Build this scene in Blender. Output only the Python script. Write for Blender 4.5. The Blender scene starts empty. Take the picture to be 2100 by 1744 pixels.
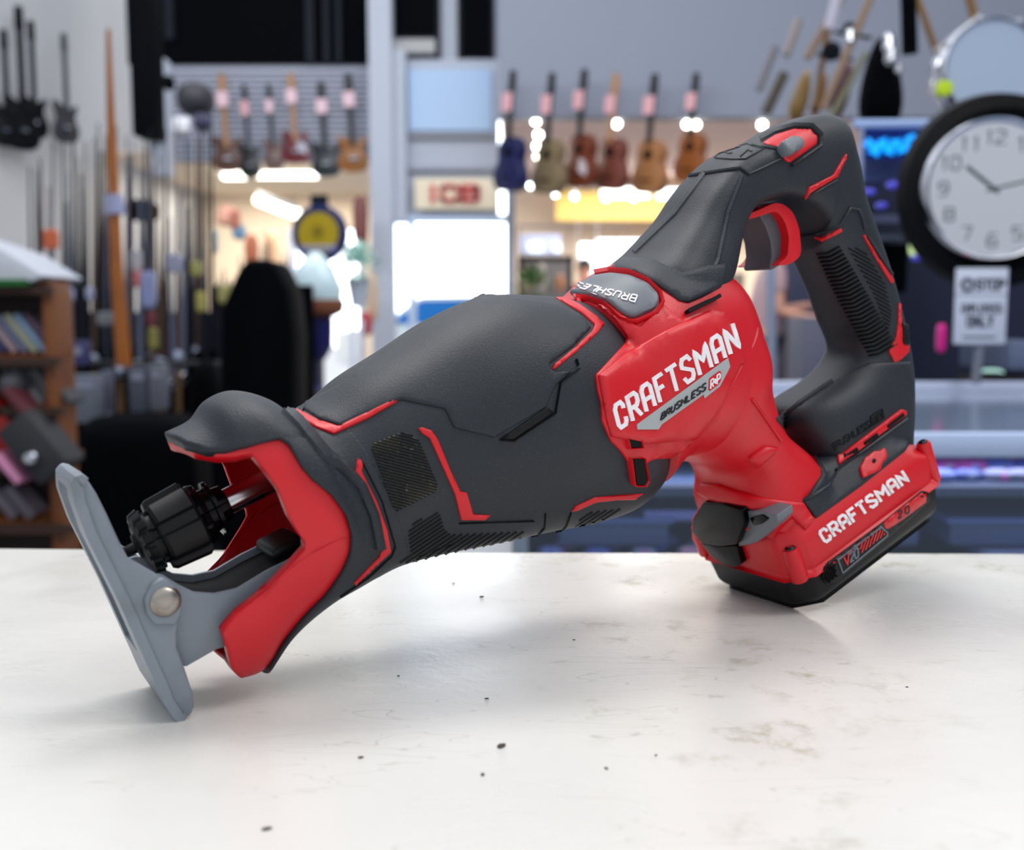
import bpy, bmesh, math, random
from mathutils import Vector, Matrix, geometry
from mathutils.bvhtree import BVHTree
random.seed(7)
R = math.radians
PI = math.pi
sc = bpy.context.scene
COL = sc.collection
# ---------------------------------------------------------------- camera
F = 2200.0
PITCH = math.atan((872 - 650) / F)
CP, SP = math.cos(PITCH), math.sin(PITCH)
TZ = 0.95                       # counter top height
HC = 0.136                      # camera above the counter
CAM = Vector((0, 0, TZ + HC))
cam_data = bpy.data.cameras.new('camera')
cam = bpy.data.objects.new('camera', cam_data)
COL.objects.link(cam)
cam.location = CAM
cam.rotation_euler = (PI / 2 - PITCH, 0, 0)
cam_data.sensor_fit = 'HORIZONTAL'
cam_data.sensor_width = 36
cam_data.lens = 36 * F / 2100
cam_data.clip_start = 0.01
cam_data.clip_end = 200
cam_data.dof.use_dof = True
cam_data.dof.focus_distance = 0.43
cam_data.dof.aperture_fstop = cam_data.lens / 4.2
sc.camera = cam

def ray(px, py):
    return Vector((px - 1050, F * CP - (py - 872) * SP, -F * SP - (py - 872) * CP))
def at(px, py, Y):
    r = ray(px, py)
    return CAM + r * (Y / r.y)
def ground(px, py, z=TZ):
    r = ray(px, py)
    return CAM + r * ((z - CAM.z) / r.z)
def proj(P):
    d = P - CAM
    f = d.y * CP - d.z * SP
    up = d.y * SP + d.z * CP
    return (1050 + F * d.x / f, 872 - F * up / f)

# ---------------------------------------------------------------- materials
def mat(name, col, rough=0.5, metal=0.0, spec=0.5, emit=None, estr=1.0, coat=0.0, trans=0.0, alpha=1.0,
        grain=None, speck=None, blotch=None, sheen=0.0):
    """grain=(scale,strength) bump; speck=(scale,amount,colour) fine dust; blotch=(scale,amount,colour) wear"""
    m = bpy.data.materials.new(name)
    m.use_nodes = True
    nt = m.node_tree
    b = nt.nodes['Principled BSDF']
    c4 = (col[0], col[1], col[2], 1)
    b.inputs['Base Color'].default_value = c4
    b.inputs['Roughness'].default_value = rough
    b.inputs['Metallic'].default_value = metal
    b.inputs['Specular IOR Level'].default_value = spec
    b.inputs['Coat Weight'].default_value = coat
    b.inputs['Transmission Weight'].default_value = trans
    b.inputs['Alpha'].default_value = alpha
    b.inputs['Sheen Weight'].default_value = sheen
    if emit:
        b.inputs['Emission Color'].default_value = (emit[0], emit[1], emit[2], 1)
        b.inputs['Emission Strength'].default_value = estr
    tc = None
    if grain or speck or blotch:
        tc = nt.nodes.new('ShaderNodeTexCoord')
    out = None
    for spec_ in (blotch, speck):
        if not spec_:
            continue
        sc_, amt, c2 = spec_[:3]
        lo, hi = (0.5, 0.75) if spec_ is blotch else (0.62, 0.72)
        n = nt.nodes.new('ShaderNodeTexNoise')
        n.inputs['Scale'].default_value = sc_
        n.inputs['Detail'].default_value = 6 if spec_ is blotch else 3
        nt.links.new(tc.outputs['Object'], n.inputs['Vector'])
        mr = nt.nodes.new('ShaderNodeMapRange')
        mr.inputs[1].default_value = lo
        mr.inputs[2].default_value = hi
        mr.inputs[3].default_value = 0
        mr.inputs[4].default_value = amt
        nt.links.new(n.outputs['Fac'], mr.inputs[0])
        mx = nt.nodes.new('ShaderNodeMix')
        mx.data_type = 'RGBA'
        nt.links.new(mr.outputs[0], mx.inputs['Factor'])
        if out is None:
            mx.inputs[6].default_value = c4
        else:
            nt.links.new(out, mx.inputs[6])
        mx.inputs[7].default_value = (c2[0], c2[1], c2[2], 1)
        out = mx.outputs[2]
    if out is not None:
        nt.links.new(out, b.inputs['Base Color'])
    if grain:
        n = nt.nodes.new('ShaderNodeTexNoise')
        n.inputs['Scale'].default_value = grain[0]
        n.inputs['Detail'].default_value = 2
        nt.links.new(tc.outputs['Object'], n.inputs['Vector'])
        bp = nt.nodes.new('ShaderNodeBump')
        bp.inputs['Strength'].default_value = grain[1]
        bp.inputs['Distance'].default_value = grain[2] if len(grain) > 2 else 0.0004
        nt.links.new(n.outputs['Fac'], bp.inputs['Height'])
        nt.links.new(bp.outputs['Normal'], b.inputs['Normal'])
    return m

def srgb(r, g, b):
    def f(c):
        c /= 255.0
        return c / 12.92 if c <= 0.04045 else ((c + 0.055) / 1.055) ** 2.4
    return (f(r), f(g), f(b))

# ---------------------------------------------------------------- objects
def obj(name, me, m=None, parent=None, smooth=True, label=None):
    o = bpy.data.objects.new(name, me)
    COL.objects.link(o)
    if m is not None and not me.materials:
        me.materials.append(m)
    if parent is not None:
        o.parent = parent
    if smooth is True:
        for p in me.polygons:
            p.use_smooth = True
    elif smooth:
        sharp(me, smooth)
    if label:
        o['label'] = label
    return o
def sharp(me, ang):
    for p in me.polygons:
        p.use_smooth = True
    me.set_sharp_from_angle(angle=R(ang))
def mesh(verts, faces, name='m'):
    me = bpy.data.meshes.new(name)
    me.from_pydata([tuple(v) for v in verts], [], faces)
    me.validate()
    me.update()
    return me
def bm_mesh(bm, name='m', recalc=True):
    if recalc:
        bmesh.ops.recalc_face_normals(bm, faces=bm.faces)
    me = bpy.data.meshes.new(name)
    bm.to_mesh(me)
    bm.free()
    return me
def tag(o, label, cat, group=None):
    o['label'] = label
    o['category'] = cat
    if group:
        o['group'] = group
    return o
def empty(name, loc, label, cat, group=None, rz=0):
    o = bpy.data.objects.new(name, None)
    COL.objects.link(o)
    o.empty_display_size = 0.05
    o.location = loc
    o.rotation_euler = (0, 0, rz)
    return tag(o, label, cat, group)
def struct(o):
    o['kind'] = 'structure'
    return o

class MB:
    """mesh collector (world or local coordinates)"""
    def __init__(s):
        s.v = []; s.f = []
    def add(s, vs, fs):
        n = len(s.v)
        s.v += [Vector(v) for v in vs]
        s.f += [tuple(i + n for i in f) for f in fs]
        return s
    def box(s, lo, hi):
        x0, y0, z0 = lo; x1, y1, z1 = hi
        return s.add([(x0,y0,z0),(x1,y0,z0),(x1,y1,z0),(x0,y1,z0),(x0,y0,z1),(x1,y0,z1),(x1,y1,z1),(x0,y1,z1)],
                     [(0,3,2,1),(4,5,6,7),(0,1,5,4),(1,2,6,5),(2,3,7,6),(3,0,4,7)])
    def obox(s, c, ax, ay, az):
        """oriented box: centre and three half vectors"""
        c, ax, ay, az = map(Vector, (c, ax, ay, az))
        vs = [c + ax*i + ay*j + az*k for k in (-1,1) for (i,j) in ((-1,-1),(1,-1),(1,1),(-1,1))]
        return s.add(vs, [(0,3,2,1),(4,5,6,7),(0,1,5,4),(1,2,6,5),(2,3,7,6),(3,0,4,7)])
    def tube(s, pts, rad, n=8, cap=True):
        pts = [Vector(p) for p in pts]
        rr = rad if isinstance(rad, (list, tuple)) else [rad] * len(pts)
        ref = None; rings = []
        for i, p in enumerate(pts):
            t = (pts[min(i+1, len(pts)-1)] - pts[max(i-1, 0)]).normalized()
            if ref is None:
                ref = Vector((0,0,1)) if abs(t.z) < 0.9 else Vector((1,0,0))
            a = (ref - t * ref.dot(t)).normalized(); b = t.cross(a); ref = a
            rings.append([p + (a*math.cos(2*PI*k/n) + b*math.sin(2*PI*k/n)) * rr[i] for k in range(n)])
        vs = [v for r_ in rings for v in r_]
        fs = []
        for i in range(len(pts)-1):
            for k in range(n):
                fs.append((i*n+k, i*n+(k+1)%n, (i+1)*n+(k+1)%n, (i+1)*n+k))
        if cap:
            fs.append(tuple(range(n-1,-1,-1))); fs.append(tuple((len(pts)-1)*n+k for k in range(n)))
        return s.add(vs, fs)
    def lathe(s, c, axis, prof, n=32, lobes=None):
        """prof: list of (t along axis, radius)"""
        c = Vector(c); axis = Vector(axis).normalized()
        ref = Vector((0,0,1)) if abs(axis.z) < 0.9 else Vector((1,0,0))
        a = (ref - axis*ref.dot(axis)).normalized(); b = axis.cross(a)
        vs = []
        for (t, r) in prof:
            for k in range(n):
                th = 2*PI*k/n
                q = r * (lobes(t, th) if lobes else 1)
                vs.append(c + axis*t + (a*math.cos(th) + b*math.sin(th))*q)
        fs = []
        for i in range(len(prof)-1):
            for k in range(n):
                fs.append((i*n+k, i*n+(k+1)%n, (i+1)*n+(k+1)%n, (i+1)*n+k))
        fs.append(tuple(range(n-1,-1,-1))); fs.append(tuple((len(prof)-1)*n+k for k in range(n)))
        return s.add(vs, fs)
    def prism(s, poly, off):
        """closed 3-D polygon extruded by vector off"""
        poly = [Vector(p) for p in poly]; n = len(poly); off = Vector(off)
        s.add(poly + [p + off for p in poly], [tuple(range(n-1,-1,-1)), tuple(range(n, 2*n))] +
              [(i, (i+1)%n, n+(i+1)%n, n+i) for i in range(n)])
        return s
    def build(s, name, m, parent=None, smooth=35, bevel=None, seg=2, label=None, orig=None):
        me = mesh([v - orig for v in s.v] if orig is not None else s.v, s.f, name)
        bm = bmesh.new(); bm.from_mesh(me)
        if bevel:
            bmesh.ops.remove_doubles(bm, verts=bm.verts, dist=1e-6)
            es = [e for e in bm.edges if len(e.link_faces) == 2 and e.calc_face_angle(0) > R(30)]
            bmesh.ops.bevel(bm, geom=es, offset=bevel, segments=seg, profile=0.5, affect='EDGES', clamp_overlap=True)
        bmesh.ops.recalc_face_normals(bm, faces=bm.faces)
        bm.to_mesh(me); bm.free()
        o = obj(name, me, m, parent, smooth, label)
        if orig is not None and parent is None:
            o.location = orig
        return o

# stroke font, unit box
FONT = {
 'C': [[(1,.74),(1,.84),(.8,1),(.2,1),(0,.84),(0,.16),(.2,0),(.8,0),(1,.16),(1,.26)]],
 'R': [[(0,0),(0,1),(.78,1),(1,.86),(1,.6),(.78,.46),(0,.46)],[(.5,.46),(1,0)]],
 'A': [[(0,0),(0,.84),(.22,1),(.78,1),(1,.84),(1,0)],[(0,.42),(1,.42)]],
 'F': [[(0,0),(0,1),(1,1)],[(0,.5),(.8,.5)]],
 'T': [[(0,1),(1,1)],[(.5,1),(.5,0)]],
 'S': [[(1,.82),(.8,1),(.2,1),(0,.84),(0,.68),(1,.34),(1,.16),(.8,0),(.2,0),(0,.18)]],
 'M': [[(0,0),(0,1),(.5,.42),(1,1),(1,0)]],
 'N': [[(0,0),(0,1),(1,0),(1,1)]],
 'B': [[(0,0),(0,1),(.8,1),(1,.88),(1,.62),(.85,.52),(0,.52)],[(.85,.52),(1,.42),(1,.12),(.8,0),(0,0)]],
 'U': [[(0,1),(0,.16),(.2,0),(.8,0),(1,.16),(1,1)]],
 'H': [[(0,0),(0,1)],[(1,0),(1,1)],[(0,.5),(1,.5)]],
 'L': [[(0,1),(0,0),(1,0)]],
 'E': [[(1,1),(0,1),(0,0),(1,0)],[(0,.5),(.85,.5)]],
 'V': [[(0,1),(.5,0),(1,1)]],
 'P': [[(0,0),(0,1),(.8,1),(1,.86),(1,.6),(.8,.46),(0,.46)]],
 'I': [[(.5,0),(.5,1)]], 'O': [[(0,.16),(0,.84),(.2,1),(.8,1),(1,.84),(1,.16),(.8,0),(.2,0),(0,.16)]],
 '2': [[(0,.84),(.2,1),(.8,1),(1,.84),(1,.6),(0,.16),(0,0),(1,0)]],
 '0': [[(0,.16),(0,.84),(.2,1),(.8,1),(1,.84),(1,.16),(.8,0),(.2,0),(0,.16)]],
 '.': [[(.35,0),(.65,0)]], '+': [[(0,.5),(1,.5)],[(.5,.2),(.5,.8)]],
 'D': [[(0,0),(0,1),(.75,1),(1,.8),(1,.2),(.75,0),(0,0)]], 'G': [[(1,.8),(.8,1),(.2,1),(0,.84),(0,.16),(.2,0),(.8,0),(1,.16),(1,.45),(.55,.45)]],
 'W': [[(0,1),(.25,0),(.5,.7),(.75,0),(1,1)]], 'Y': [[(0,1),(.5,.5),(1,1)],[(.5,.5),(.5,0)]], 'J': [[(1,1),(1,.16),(.8,0),(.2,0),(0,.2)]],
 '1': [[(.2,.8),(.5,1),(.5,0)]], '3': [[(0,1),(1,1),(.5,.58),(1,.4),(1,.15),(.8,0),(.2,0),(0,.15)]], '4': [[(.75,0),(.75,1),(0,.3),(1,.3)]],
 '5': [[(1,1),(0,1),(0,.55),(.8,.55),(1,.4),(1,.15),(.8,0),(0,0)]], '6': [[(1,1),(.3,1),(0,.6),(0,.15),(.2,0),(.8,0),(1,.15),(1,.4),(.8,.52),(0,.5)]],
 '7': [[(0,1),(1,1),(.4,0)]], '8': [[(.2,.52),(0,.65),(0,.88),(.2,1),(.8,1),(1,.88),(1,.65),(.8,.52),(.2,.52),(0,.38),(0,.12),(.2,0),(.8,0),(1,.12),(1,.38),(.8,.52)]],
 '9': [[(0,0),(.7,0),(1,.4),(1,.85),(.8,1),(.2,1),(0,.85),(0,.6),(.2,.48),(1,.5)]],
 '-': [[(0,.5),(1,.5)]],
}
def text_strokes(txt, tl, bl, tr, br, gap=0.32, narrow={}):
    """polylines in pixels for text inside the quad (top-left, bottom-left, top-right, bottom-right)"""
    tl, bl, tr, br = map(Vector, (tl, bl, tr, br))
    ws = [0 if c == ' ' else narrow.get(c, 1.0) for c in txt]
    tot = sum(max(w, .4) for w in ws) + gap * (len(txt) - 1)
    x = 0; out = []
    for c, w in zip(txt, ws):
        if c != ' ':
            for st in FONT[c]:
                pl_ = []
                for (a, b) in st:
                    u = (x + a * w) / tot
                    lo = bl.lerp(br, u); hi = tl.lerp(tr, u)
                    pl_.append(tuple(lo.lerp(hi, b)))
                out.append(pl_)
        x += max(w, .4) + gap
    return out
# ================================================================ THE SAW
G2 = ground(1550, 1228)
yaw = R(30)
for _ in range(20):
    S_ = Vector((math.sin(yaw), -math.cos(yaw), 0))
    G1 = ground(365, 1478) - S_ * 0.02
    d_ = G2 - G1
    yaw = math.atan2(d_.y, d_.x)
ORG = G1.copy()
UX = Vector((math.cos(yaw), math.sin(yaw), 0)); SX = Vector((math.sin(yaw), -math.cos(yaw), 0)); ZX = Vector((0,0,1))
def w2l(P):
    d = P - ORG
    return Vector((d.dot(UX), -d.dot(SX), d.z))
def l2w(p):
    return ORG + UX*p[0] - SX*p[1] + ZX*p[2]
def prl(p):
    return proj(l2w(p))
CL = w2l(CAM)
def lray(px, py):
    r = ray(px, py)
    return Vector((r.dot(UX), -r.dot(SX), r.z)).normalized()
def pl(px, py, w=0.0):
    r = lray(px, py)
    return CL + r * ((-w - CL.y) / r.y)
YL = Vector((0, 1, 0))

# materials of the saw
M_RED = mat('red_plastic', srgb(205, 10, 26), 0.36, grain=(2600, 0.35, 0.00025), speck=(3000, 0.35, srgb(235, 60, 70)))
M_RUB = mat('black_rubber', srgb(31, 36, 43), 0.5, spec=0.42, grain=(1500, 0.5, 0.0003),
            speck=(1700, 0.4, srgb(86, 88, 90)), blotch=(22, 0.3, srgb(58, 60, 60)))
M_BLK = mat('black_plastic', srgb(12, 12, 14), 0.45, spec=.28, grain=(1200, 0.2, 0.0002))
M_GLS = mat('gloss_black_plastic', srgb(5, 5, 7), 0.2, spec=.16)
M_GAP = mat('dark_plastic_gap_shade', srgb(10, 10, 12), 0.7, spec=0.2)  # near-black plastic, also used to paint the dark of grooves
M_GREY = mat('grey_plastic', srgb(104, 110, 118), 0.45, grain=(1800, 0.3, 0.0002))
M_TRIG = mat('trigger_grey_plastic', srgb(82, 86, 92), 0.42, grain=(1800, 0.3, 0.0002))
M_SHOE = mat('grey_painted_steel', srgb(122, 132, 142), 0.42, spec=0.6, grain=(500, 0.25, 0.0003), blotch=(45, 0.55, srgb(88, 94, 100)))
M_WORN = mat('worn_bare_steel', srgb(150, 150, 148), 0.35, metal=0.8, blotch=(90, .6, srgb(60, 55, 50)))
M_STEEL = mat('polished_steel', srgb(200, 198, 200), 0.16, metal=1.0)
M_RIVET = mat('dull_rivet_steel', srgb(165, 158, 150), 0.3, metal=0.9, blotch=(160, .6, srgb(90, 75, 65)))
M_WHT = mat('white_print', srgb(238, 236, 240), 0.5, blotch=(240, 0.25, srgb(200, 60, 60)))
M_DECAL = mat('silver_decal', srgb(165, 170, 172), 0.45)
M_INK = mat('black_ink', srgb(22, 22, 26), 0.5)
M_SCR = mat('screw_steel', srgb(70, 70, 72), 0.3, metal=1.0)

saw = empty('reciprocating_saw', ORG, 'red and black cordless reciprocating saw lying across the white counter', 'reciprocating saw', rz=yaw)

def spow(x, e):
    return math.copysign(abs(x) ** e, x)
def section(c, N, h, hw, ex, th, ext=None, exb=None):
    e = ex
    return c + N * (h * spow(math.sin(th), 2.0/e)) - YL * (hw * spow(math.cos(th), 2.0/e))
def solve(T, B, hw, ex=2.4):
    T = Vector(T); B = Vector(B)
    c = pl(*((T+B)/2)); t = pl(*T); b = pl(*B)
    N = (t-b).normalized(); h = (t-b).length/2
    D = (T-B).normalized()
    for _ in range(14):
        ps = [Vector(prl(section(c, N, h, hw, ex, 2*PI*k/48))).dot(D) for k in range(48)]
        k_ = (Vector(prl(c + N*0.002)) - Vector(prl(c))).dot(D) / 0.002
        mx, mn = max(ps), min(ps)
        c = c + N * ((T.dot(D)+B.dot(D)) - (mx+mn)) / 2 / k_ * 0.8
        h = h + ((T-B).length - (mx-mn)) / 2 / k_ * 0.8
        h = max(h, 0.004)
    return (c, N, h, hw, ex)
def catmull(a, b, c, d, t):
    return 0.5*((2*b) + (c-a)*t + (2*a-5*b+4*c-d)*t*t + (3*b-a-3*c+d)*t*t*t)
class Tube:
    def __init__(s, stations):
        s.st = stations; s.n = len(stations)
    def par(s, x):
        i = max(0, min(int(x), s.n-2)); t = x - i
        g = [s.st[max(0, min(s.n-1, i+k))] for k in (-1,0,1,2)]
        c = catmull(g[0][0], g[1][0], g[2][0], g[3][0], t)
        N = catmull(g[0][1], g[1][1], g[2][1], g[3][1], t).normalized()
        r = [catmull(g[0][k], g[1][k], g[2][k], g[3][k], t) for k in (2,3,4)]
        return c, N, max(r[0],.0005), max(r[1],.0005), max(1.6, r[2])
    def P(s, x, th, off=0.0):
        c, N, h, hw, ex = s.par(x)
        return section(c, N, max(h+off, .0003), max(hw+off, .0003), ex, th)
    def mesh(s, sub=8, nseg=72, cap=True, name='tube', x0=0, x1=None):
        x1 = s.n-1 if x1 is None else x1
        ns = int((x1-x0)*sub)+1
        vs = []; fs = []
        ths = []
        for k in range(nseg):
            ths.append(2*PI*k/nseg)
        for i in range(ns):
            x = x0 + (x1-x0)*i/(ns-1)
            for th in ths:
                vs.append(s.P(x, th))
        for i in range(ns-1):
            for k in range(nseg):
                fs.append((i*nseg+k, i*nseg+(k+1)%nseg, (i+1)*nseg+(k+1)%nseg, (i+1)*nseg+k))
        if cap:
            for i, x in ((0, x0), (ns-1, x1)):
                vs.append(s.par(x)[0]); q = len(vs)-1
                for k in range(nseg):
                    fs.append((i*nseg+k, i*nseg+(k+1)%nseg, q))
        me = mesh(vs, fs, name)
        bm = bmesh.new(); bm.from_mesh(me); bmesh.ops.recalc_face_normals(bm, faces=bm.faces); bm.to_mesh(me); bm.free()
        return me
def st(lst):
    out = []
    for q in lst:
        T, B, hw = q[:3]; ex = q[3] if len(q) > 3 else 2.4
        out.append(solve(T, B, hw, ex))
    return out

# ---- barrel and boot (one continuous black tube, cut away at the nose)
BAR = [((296,908),(468,1412),.029,2.6), ((343,885),(532,1392),.031,2.6), ((398,858),(568,1336),.033,2.6), ((432,818),(606,1292),.0365,2.6), ((480,797),(660,1248),.0395,2.6),
       ((530,806),(712,1218),.0395,2.6), ((580,840),(748,1198),.037,2.6), ((640,820),(800,1172),.037,2.6), ((715,762),(880,1150),.039,2.6), ((800,708),(985,1130),.042,2.5),
       ((900,645),(1085,1108),.045,2.4), ((1000,604),(1180,1088),.046,2.3), ((1100,603),(1258,1062),.043,2.3), ((1160,611),(1308,1022),.037,2.3),
       ((1190,632),(1328,992),.030,2.3), ((1212,675),(1336,962),.020,2.3)]
bar = Tube(st(BAR))
def z1(l): return [(80+x/2.357, 760+y/2.357) for x, y in l]
def z2(l): return [(600+x/2.565, 560+y/2.565) for x, y in l]
def z3(l): return [(1150+x/2.8, 220+y/2.8) for x, y in l]
def z4(l): return [(1200+x/3.488, 560+y/3.488) for x, y in l]
def z5(l): return [(1370+x/2.907, 700+y/2.907) for x, y in l]

def edge_trace(tube, pts, xmax, off=0.0):
    """near-side (theta, x) along a traced edge, theta falling from the top to the bottom"""
    grid = []
    for i in range(0, int(xmax*16)+1):
        for k in range(0, 181):
            th = PI/2*0.995 - k*PI*0.995/180
            grid.append((i/16, th, Vector(prl(tube.P(i/16, th, off)))))
    out = []
    for p in pts:
        p = Vector(p)
        g = min(grid, key=lambda q: (q[2]-p).length_squared)
        out.append((g[1], g[0]))
    res = [out[0]]
    for th, x in out[1:]:
        th = min(th, res[-1][0]-0.012)
        res.append((th, x))
    return res
def cut_shell(tube, tr, xend, off, thick, sub=9, name='shell'):
    """tube wall from the traced front edge back to xend, with thickness, both sides"""
    tr = sorted(tr, key=lambda q: -q[0])
    def x0(th):
        if th >= tr[0][0]: return tr[0][1]
        for (a, xa), (b, xb) in zip(tr, tr[1:]):
            if b <= th <= a:
                return xa + (xb-xa)*(a-th)/(a-b)
        return tr[-1][1]
    ths = set([t for t, _ in tr if -PI/2 < t < PI/2])
    for k in range(0, 61):
        t = PI/2 - PI*k/60
        if all(abs(t-q) > 0.02 for q in ths): ths.add(t)
    near = sorted(ths, reverse=True)
    near[0] = PI/2; near[-1] = -PI/2
    full = near + [PI - t for t in reversed(near[1:-1])]
    N = len(full); nx = int(xend*sub)
    vs = []; fs = []
    def col(th, o, k):
        t2 = th if th <= PI/2 else PI - th
        a = x0(t2)
        return tube.P(a + (xend-a)*(k/nx), th, o)
    for layer, o in ((0, off), (1, off-thick)):
        for k in range(nx+1):
            for th in full:
                if layer == 0 and k == 0:
                    vs.append(col(th, o - min(.0009, thick*.3), k))
                else:
                    vs.append(col(th, o, k if not (layer == 0 and k == 1) else 0.35))
    L = (nx+1)*N
    for layer in (0, 1):
        for k in range(nx):
            for i in range(N):
                a = layer*L + k*N + i; b = layer*L + k*N + (i+1) % N
                q = (a, b, b+N, a+N)
                fs.append(q if layer == 0 else q[::-1])
    for k in (0, nx):
        for i in range(N):
            a = k*N+i; b = k*N+(i+1) % N
            fs.append((a, b, b+L, a+L))
    me = mesh(vs, fs, name)
    bm = bmesh.new(); bm.from_mesh(me); bmesh.ops.recalc_face_normals(bm, faces=bm.faces); bm.to_mesh(me); bm.free()
    return me
black_edge = z1([(625,315),(700,345),(800,380),(900,385),(1000,360),(1160,325),(1200,350),(1270,470),(1330,530),(1420,600),(1490,710),(1515,800),(1510,900),(1470,1000),(1400,1080),(1300,1155),(1200,1230),(1120,1285),(1050,1335),(1040,1400),(1045,1475)])
red_edge = z1([(640,345),(750,385),(850,415),(950,410),(1030,400),(1080,460),(1150,570),(1210,700),(1280,830),(1285,870),(1240,920),(1100,1050),(960,1180),(870,1280),(860,1345),(900,1440),(980,1495)])
tb = edge_trace(bar, black_edge, 8)
pass
tb = tb[:14] + [(R(-46),3.6),(R(-54),2.7),(R(-60),1.9),(R(-64),1.15),(R(-89),1.05)]
tr_ = edge_trace(bar, red_edge, 8, -0.0025)
boot = obj('nose_boot', cut_shell(bar, tb, 7.0, 0.0, 0.0035, name='nose_boot'), M_RUB, saw)
liner = obj('nose_liner', cut_shell(bar, tr_, 6.6, -0.0022, 0.004, name='nose_liner'), M_RED, saw, label='red inner lip around the blade opening')
barrel_me = bar.mesh(8, 96, True, 'barrel', x0=5.6)
barrel = obj('barrel', barrel_me, M_RUB, saw)

# ---- red motor housing, neck
hou = Tube(st([((1168,612),(1322,1005),.041,2.3), ((1196,588),(1362,958),.042,2.4), ((1232,556),(1420,948),.0415,2.5), ((1300,525),(1475,900),.038,2.6),
               ((1385,530),(1500,830),.033,2.6), ((1440,550),(1515,770),.026,2.6), ((1470,580),(1518,725),.016,2.4), ((1482,610),(1518,700),.007,2.2)]))
housing_me = hou.mesh(8, 96, True, 'motor_housing')
housing = obj('motor_housing', housing_me, M_RED, saw)
nek = Tube(st([((1500,610),(1300,900),.036,2.6), ((1530,690),(1345,938),.035,2.6), ((1536,765),(1392,956),.031,2.7), ((1575,850),(1440,978),.0285,2.8),
               ((1650,905),(1442,1008),.029,3.0), ((1712,985),(1428,1040),.031,3.2), ((1740,1040),(1440,1085),.031,3.2)]))
neck_me = nek.mesh(8, 80, True, 'neck')
neck = obj('neck', neck_me, M_RED, saw)

# ---- D handle
arm = Tube(st([((1262,640),(1440,700),.029,2.8), ((1236,553),(1474,632),.031,3.0), ((1292,494),(1494,590),.0270,3.2), ((1345,437),(1518,500),.022,3.4), ((1398,368),(1534,452),.0205,3.6),
               ((1470,309),(1575,430),.0205,3.6), ((1540,286),(1618,440),.0205,3.4), ((1620,246),(1650,470),.0205,3.2), ((1692,236),(1645,490),.0195,3.2),
               ((1722,292),(1640,515),.0190,3.0), ((1748,372),(1634,530),.019,2.7), ((1788,455),(1641,560),.0185,2.6), ((1825,545),(1656,605),.0185,2.6),
               ((1848,625),(1676,665),.0185,2.6), ((1866,700),(1694,722),.019,2.6), ((1876,770),(1655,776),.021,2.8), ((1877,840),(1570,842),.024,3.2), ((1872,900),(1590,935),.0265,3.6),
               ((1862,940),(1640,1040),.027,3.8), ((1860,985),(1650,1090),.027,3.8)]))
handle_me = arm.mesh(8, 80, True, 'handle')
handle = obj('handle', handle_me, M_RUB, saw)
for nm, t_ in (('bar', bar), ('hou', hou), ('nek', nek), ('arm', arm)):
    pass

# ---- foot and battery: layered outlines in the tilted frame (a along, b up)
TILT = R(23.5)
ca, sa = math.cos(TILT), math.sin(TILT)
def ab(a, b, w):
    return Vector((a*ca - b*sa, -w, a*sa + b*ca))
def plan(a0, a1, w, cf, cb, wf=None):
    """chamfered plan outline; cf chamfer at the front, cb at the back, wf half width of front face"""
    wf = w - cf if wf is None else wf
    return [(a0, -wf), (a0, wf), (a0+cf, w), (a1-cb, w), (a1, w-cb), (a1, -(w-cb)), (a1-cb, -w), (a0+cf, -w)]
def layered(layers, name, m, bevel=.0025, parent=None, seg=3):
    mb = MB(); vs = []; fs = []
    n = len(layers[0][1])
    for b, out in layers:
        vs += [ab(a, b, w) for a, w in out]
    for i in range(len(layers)-1):
        for k in range(n):
            fs.append((i*n+k, i*n+(k+1) % n, (i+1)*n+(k+1) % n, (i+1)*n+k))
    fs.append(tuple(range(n))); fs.append(tuple((len(layers)-1)*n+k for k in range(n)))
    mb.add(vs, fs)
    return mb.build(name, m, parent or saw, smooth=38, bevel=bevel, seg=seg)
foot = layered([(-.0945, plan(.2565, .3605, .0355, .009, .008)), (-.079, plan(.2555, .3615, .0358, .009, .008)),
                (-.0745, plan(.2565, .3555, .0345, .009, .009)), (-.064, plan(.262, .350, .0265, .009, .010)), (-.058, plan(.272, .340, .022, .008, .01))],
               'foot', M_RED)
bat = layered([(-.1125, plan(.2605, .3555, .0300, .009, .009)), (-.1080, plan(.2565, .3610, .0345, .009, .009)), (-.0945, plan(.2555, .3622, .0357, .009, .009)),
               (-.0915, plan(.2590, .3555, .0330, .009, .009))], 'battery_pack', M_BLK)

def bvh_of(*objs):
    vs = []; fs = []
    for o in objs:
        n = len(vs)
        vs += [v.co.copy() for v in o.data.vertices]
        fs += [tuple(i+n for i in p.vertices) for p in o.data.polygons]
    return BVHTree.FromPolygons(vs, fs)
BODY = bvh_of(boot, barrel, housing, neck, handle, foot, bat)
def hit(px, py, bvh=None):
    bvh = bvh or BODY
    r = lray(px, py)
    p, n, i, d = bvh.ray_cast(CL, r)
    if p is None:
        best = None
        for t in (0.36, 0.4, 0.44, 0.48, 0.52, 0.56):
            q = bvh.find_nearest(CL + r*t)
            if q[0] is not None and (best is None or q[3] < best[3]):
                best = q
        p, n = best[0], best[1]
    if n.dot(r) > 0: n = -n
    return p, n
def pip(p, poly):
    x, y = p; c = False; n = len(poly)
    for i in range(n):
        x1, y1 = poly[i]; x2, y2 = poly[(i+1) % n]
        if (y1 > y) != (y2 > y) and x < (x2-x1)*(y-y1)/(y2-y1)+x1:
            c = not c
    return c
def segd(p, a, b):
    ax, ay = a; dx, dy = b[0]-ax, b[1]-ay
    L = dx*dx+dy*dy
    t = 0 if L == 0 else max(0, min(1, ((p[0]-ax)*dx+(p[1]-ay)*dy)/L))
    return math.hypot(p[0]-ax-t*dx, p[1]-ay-t*dy)
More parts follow.
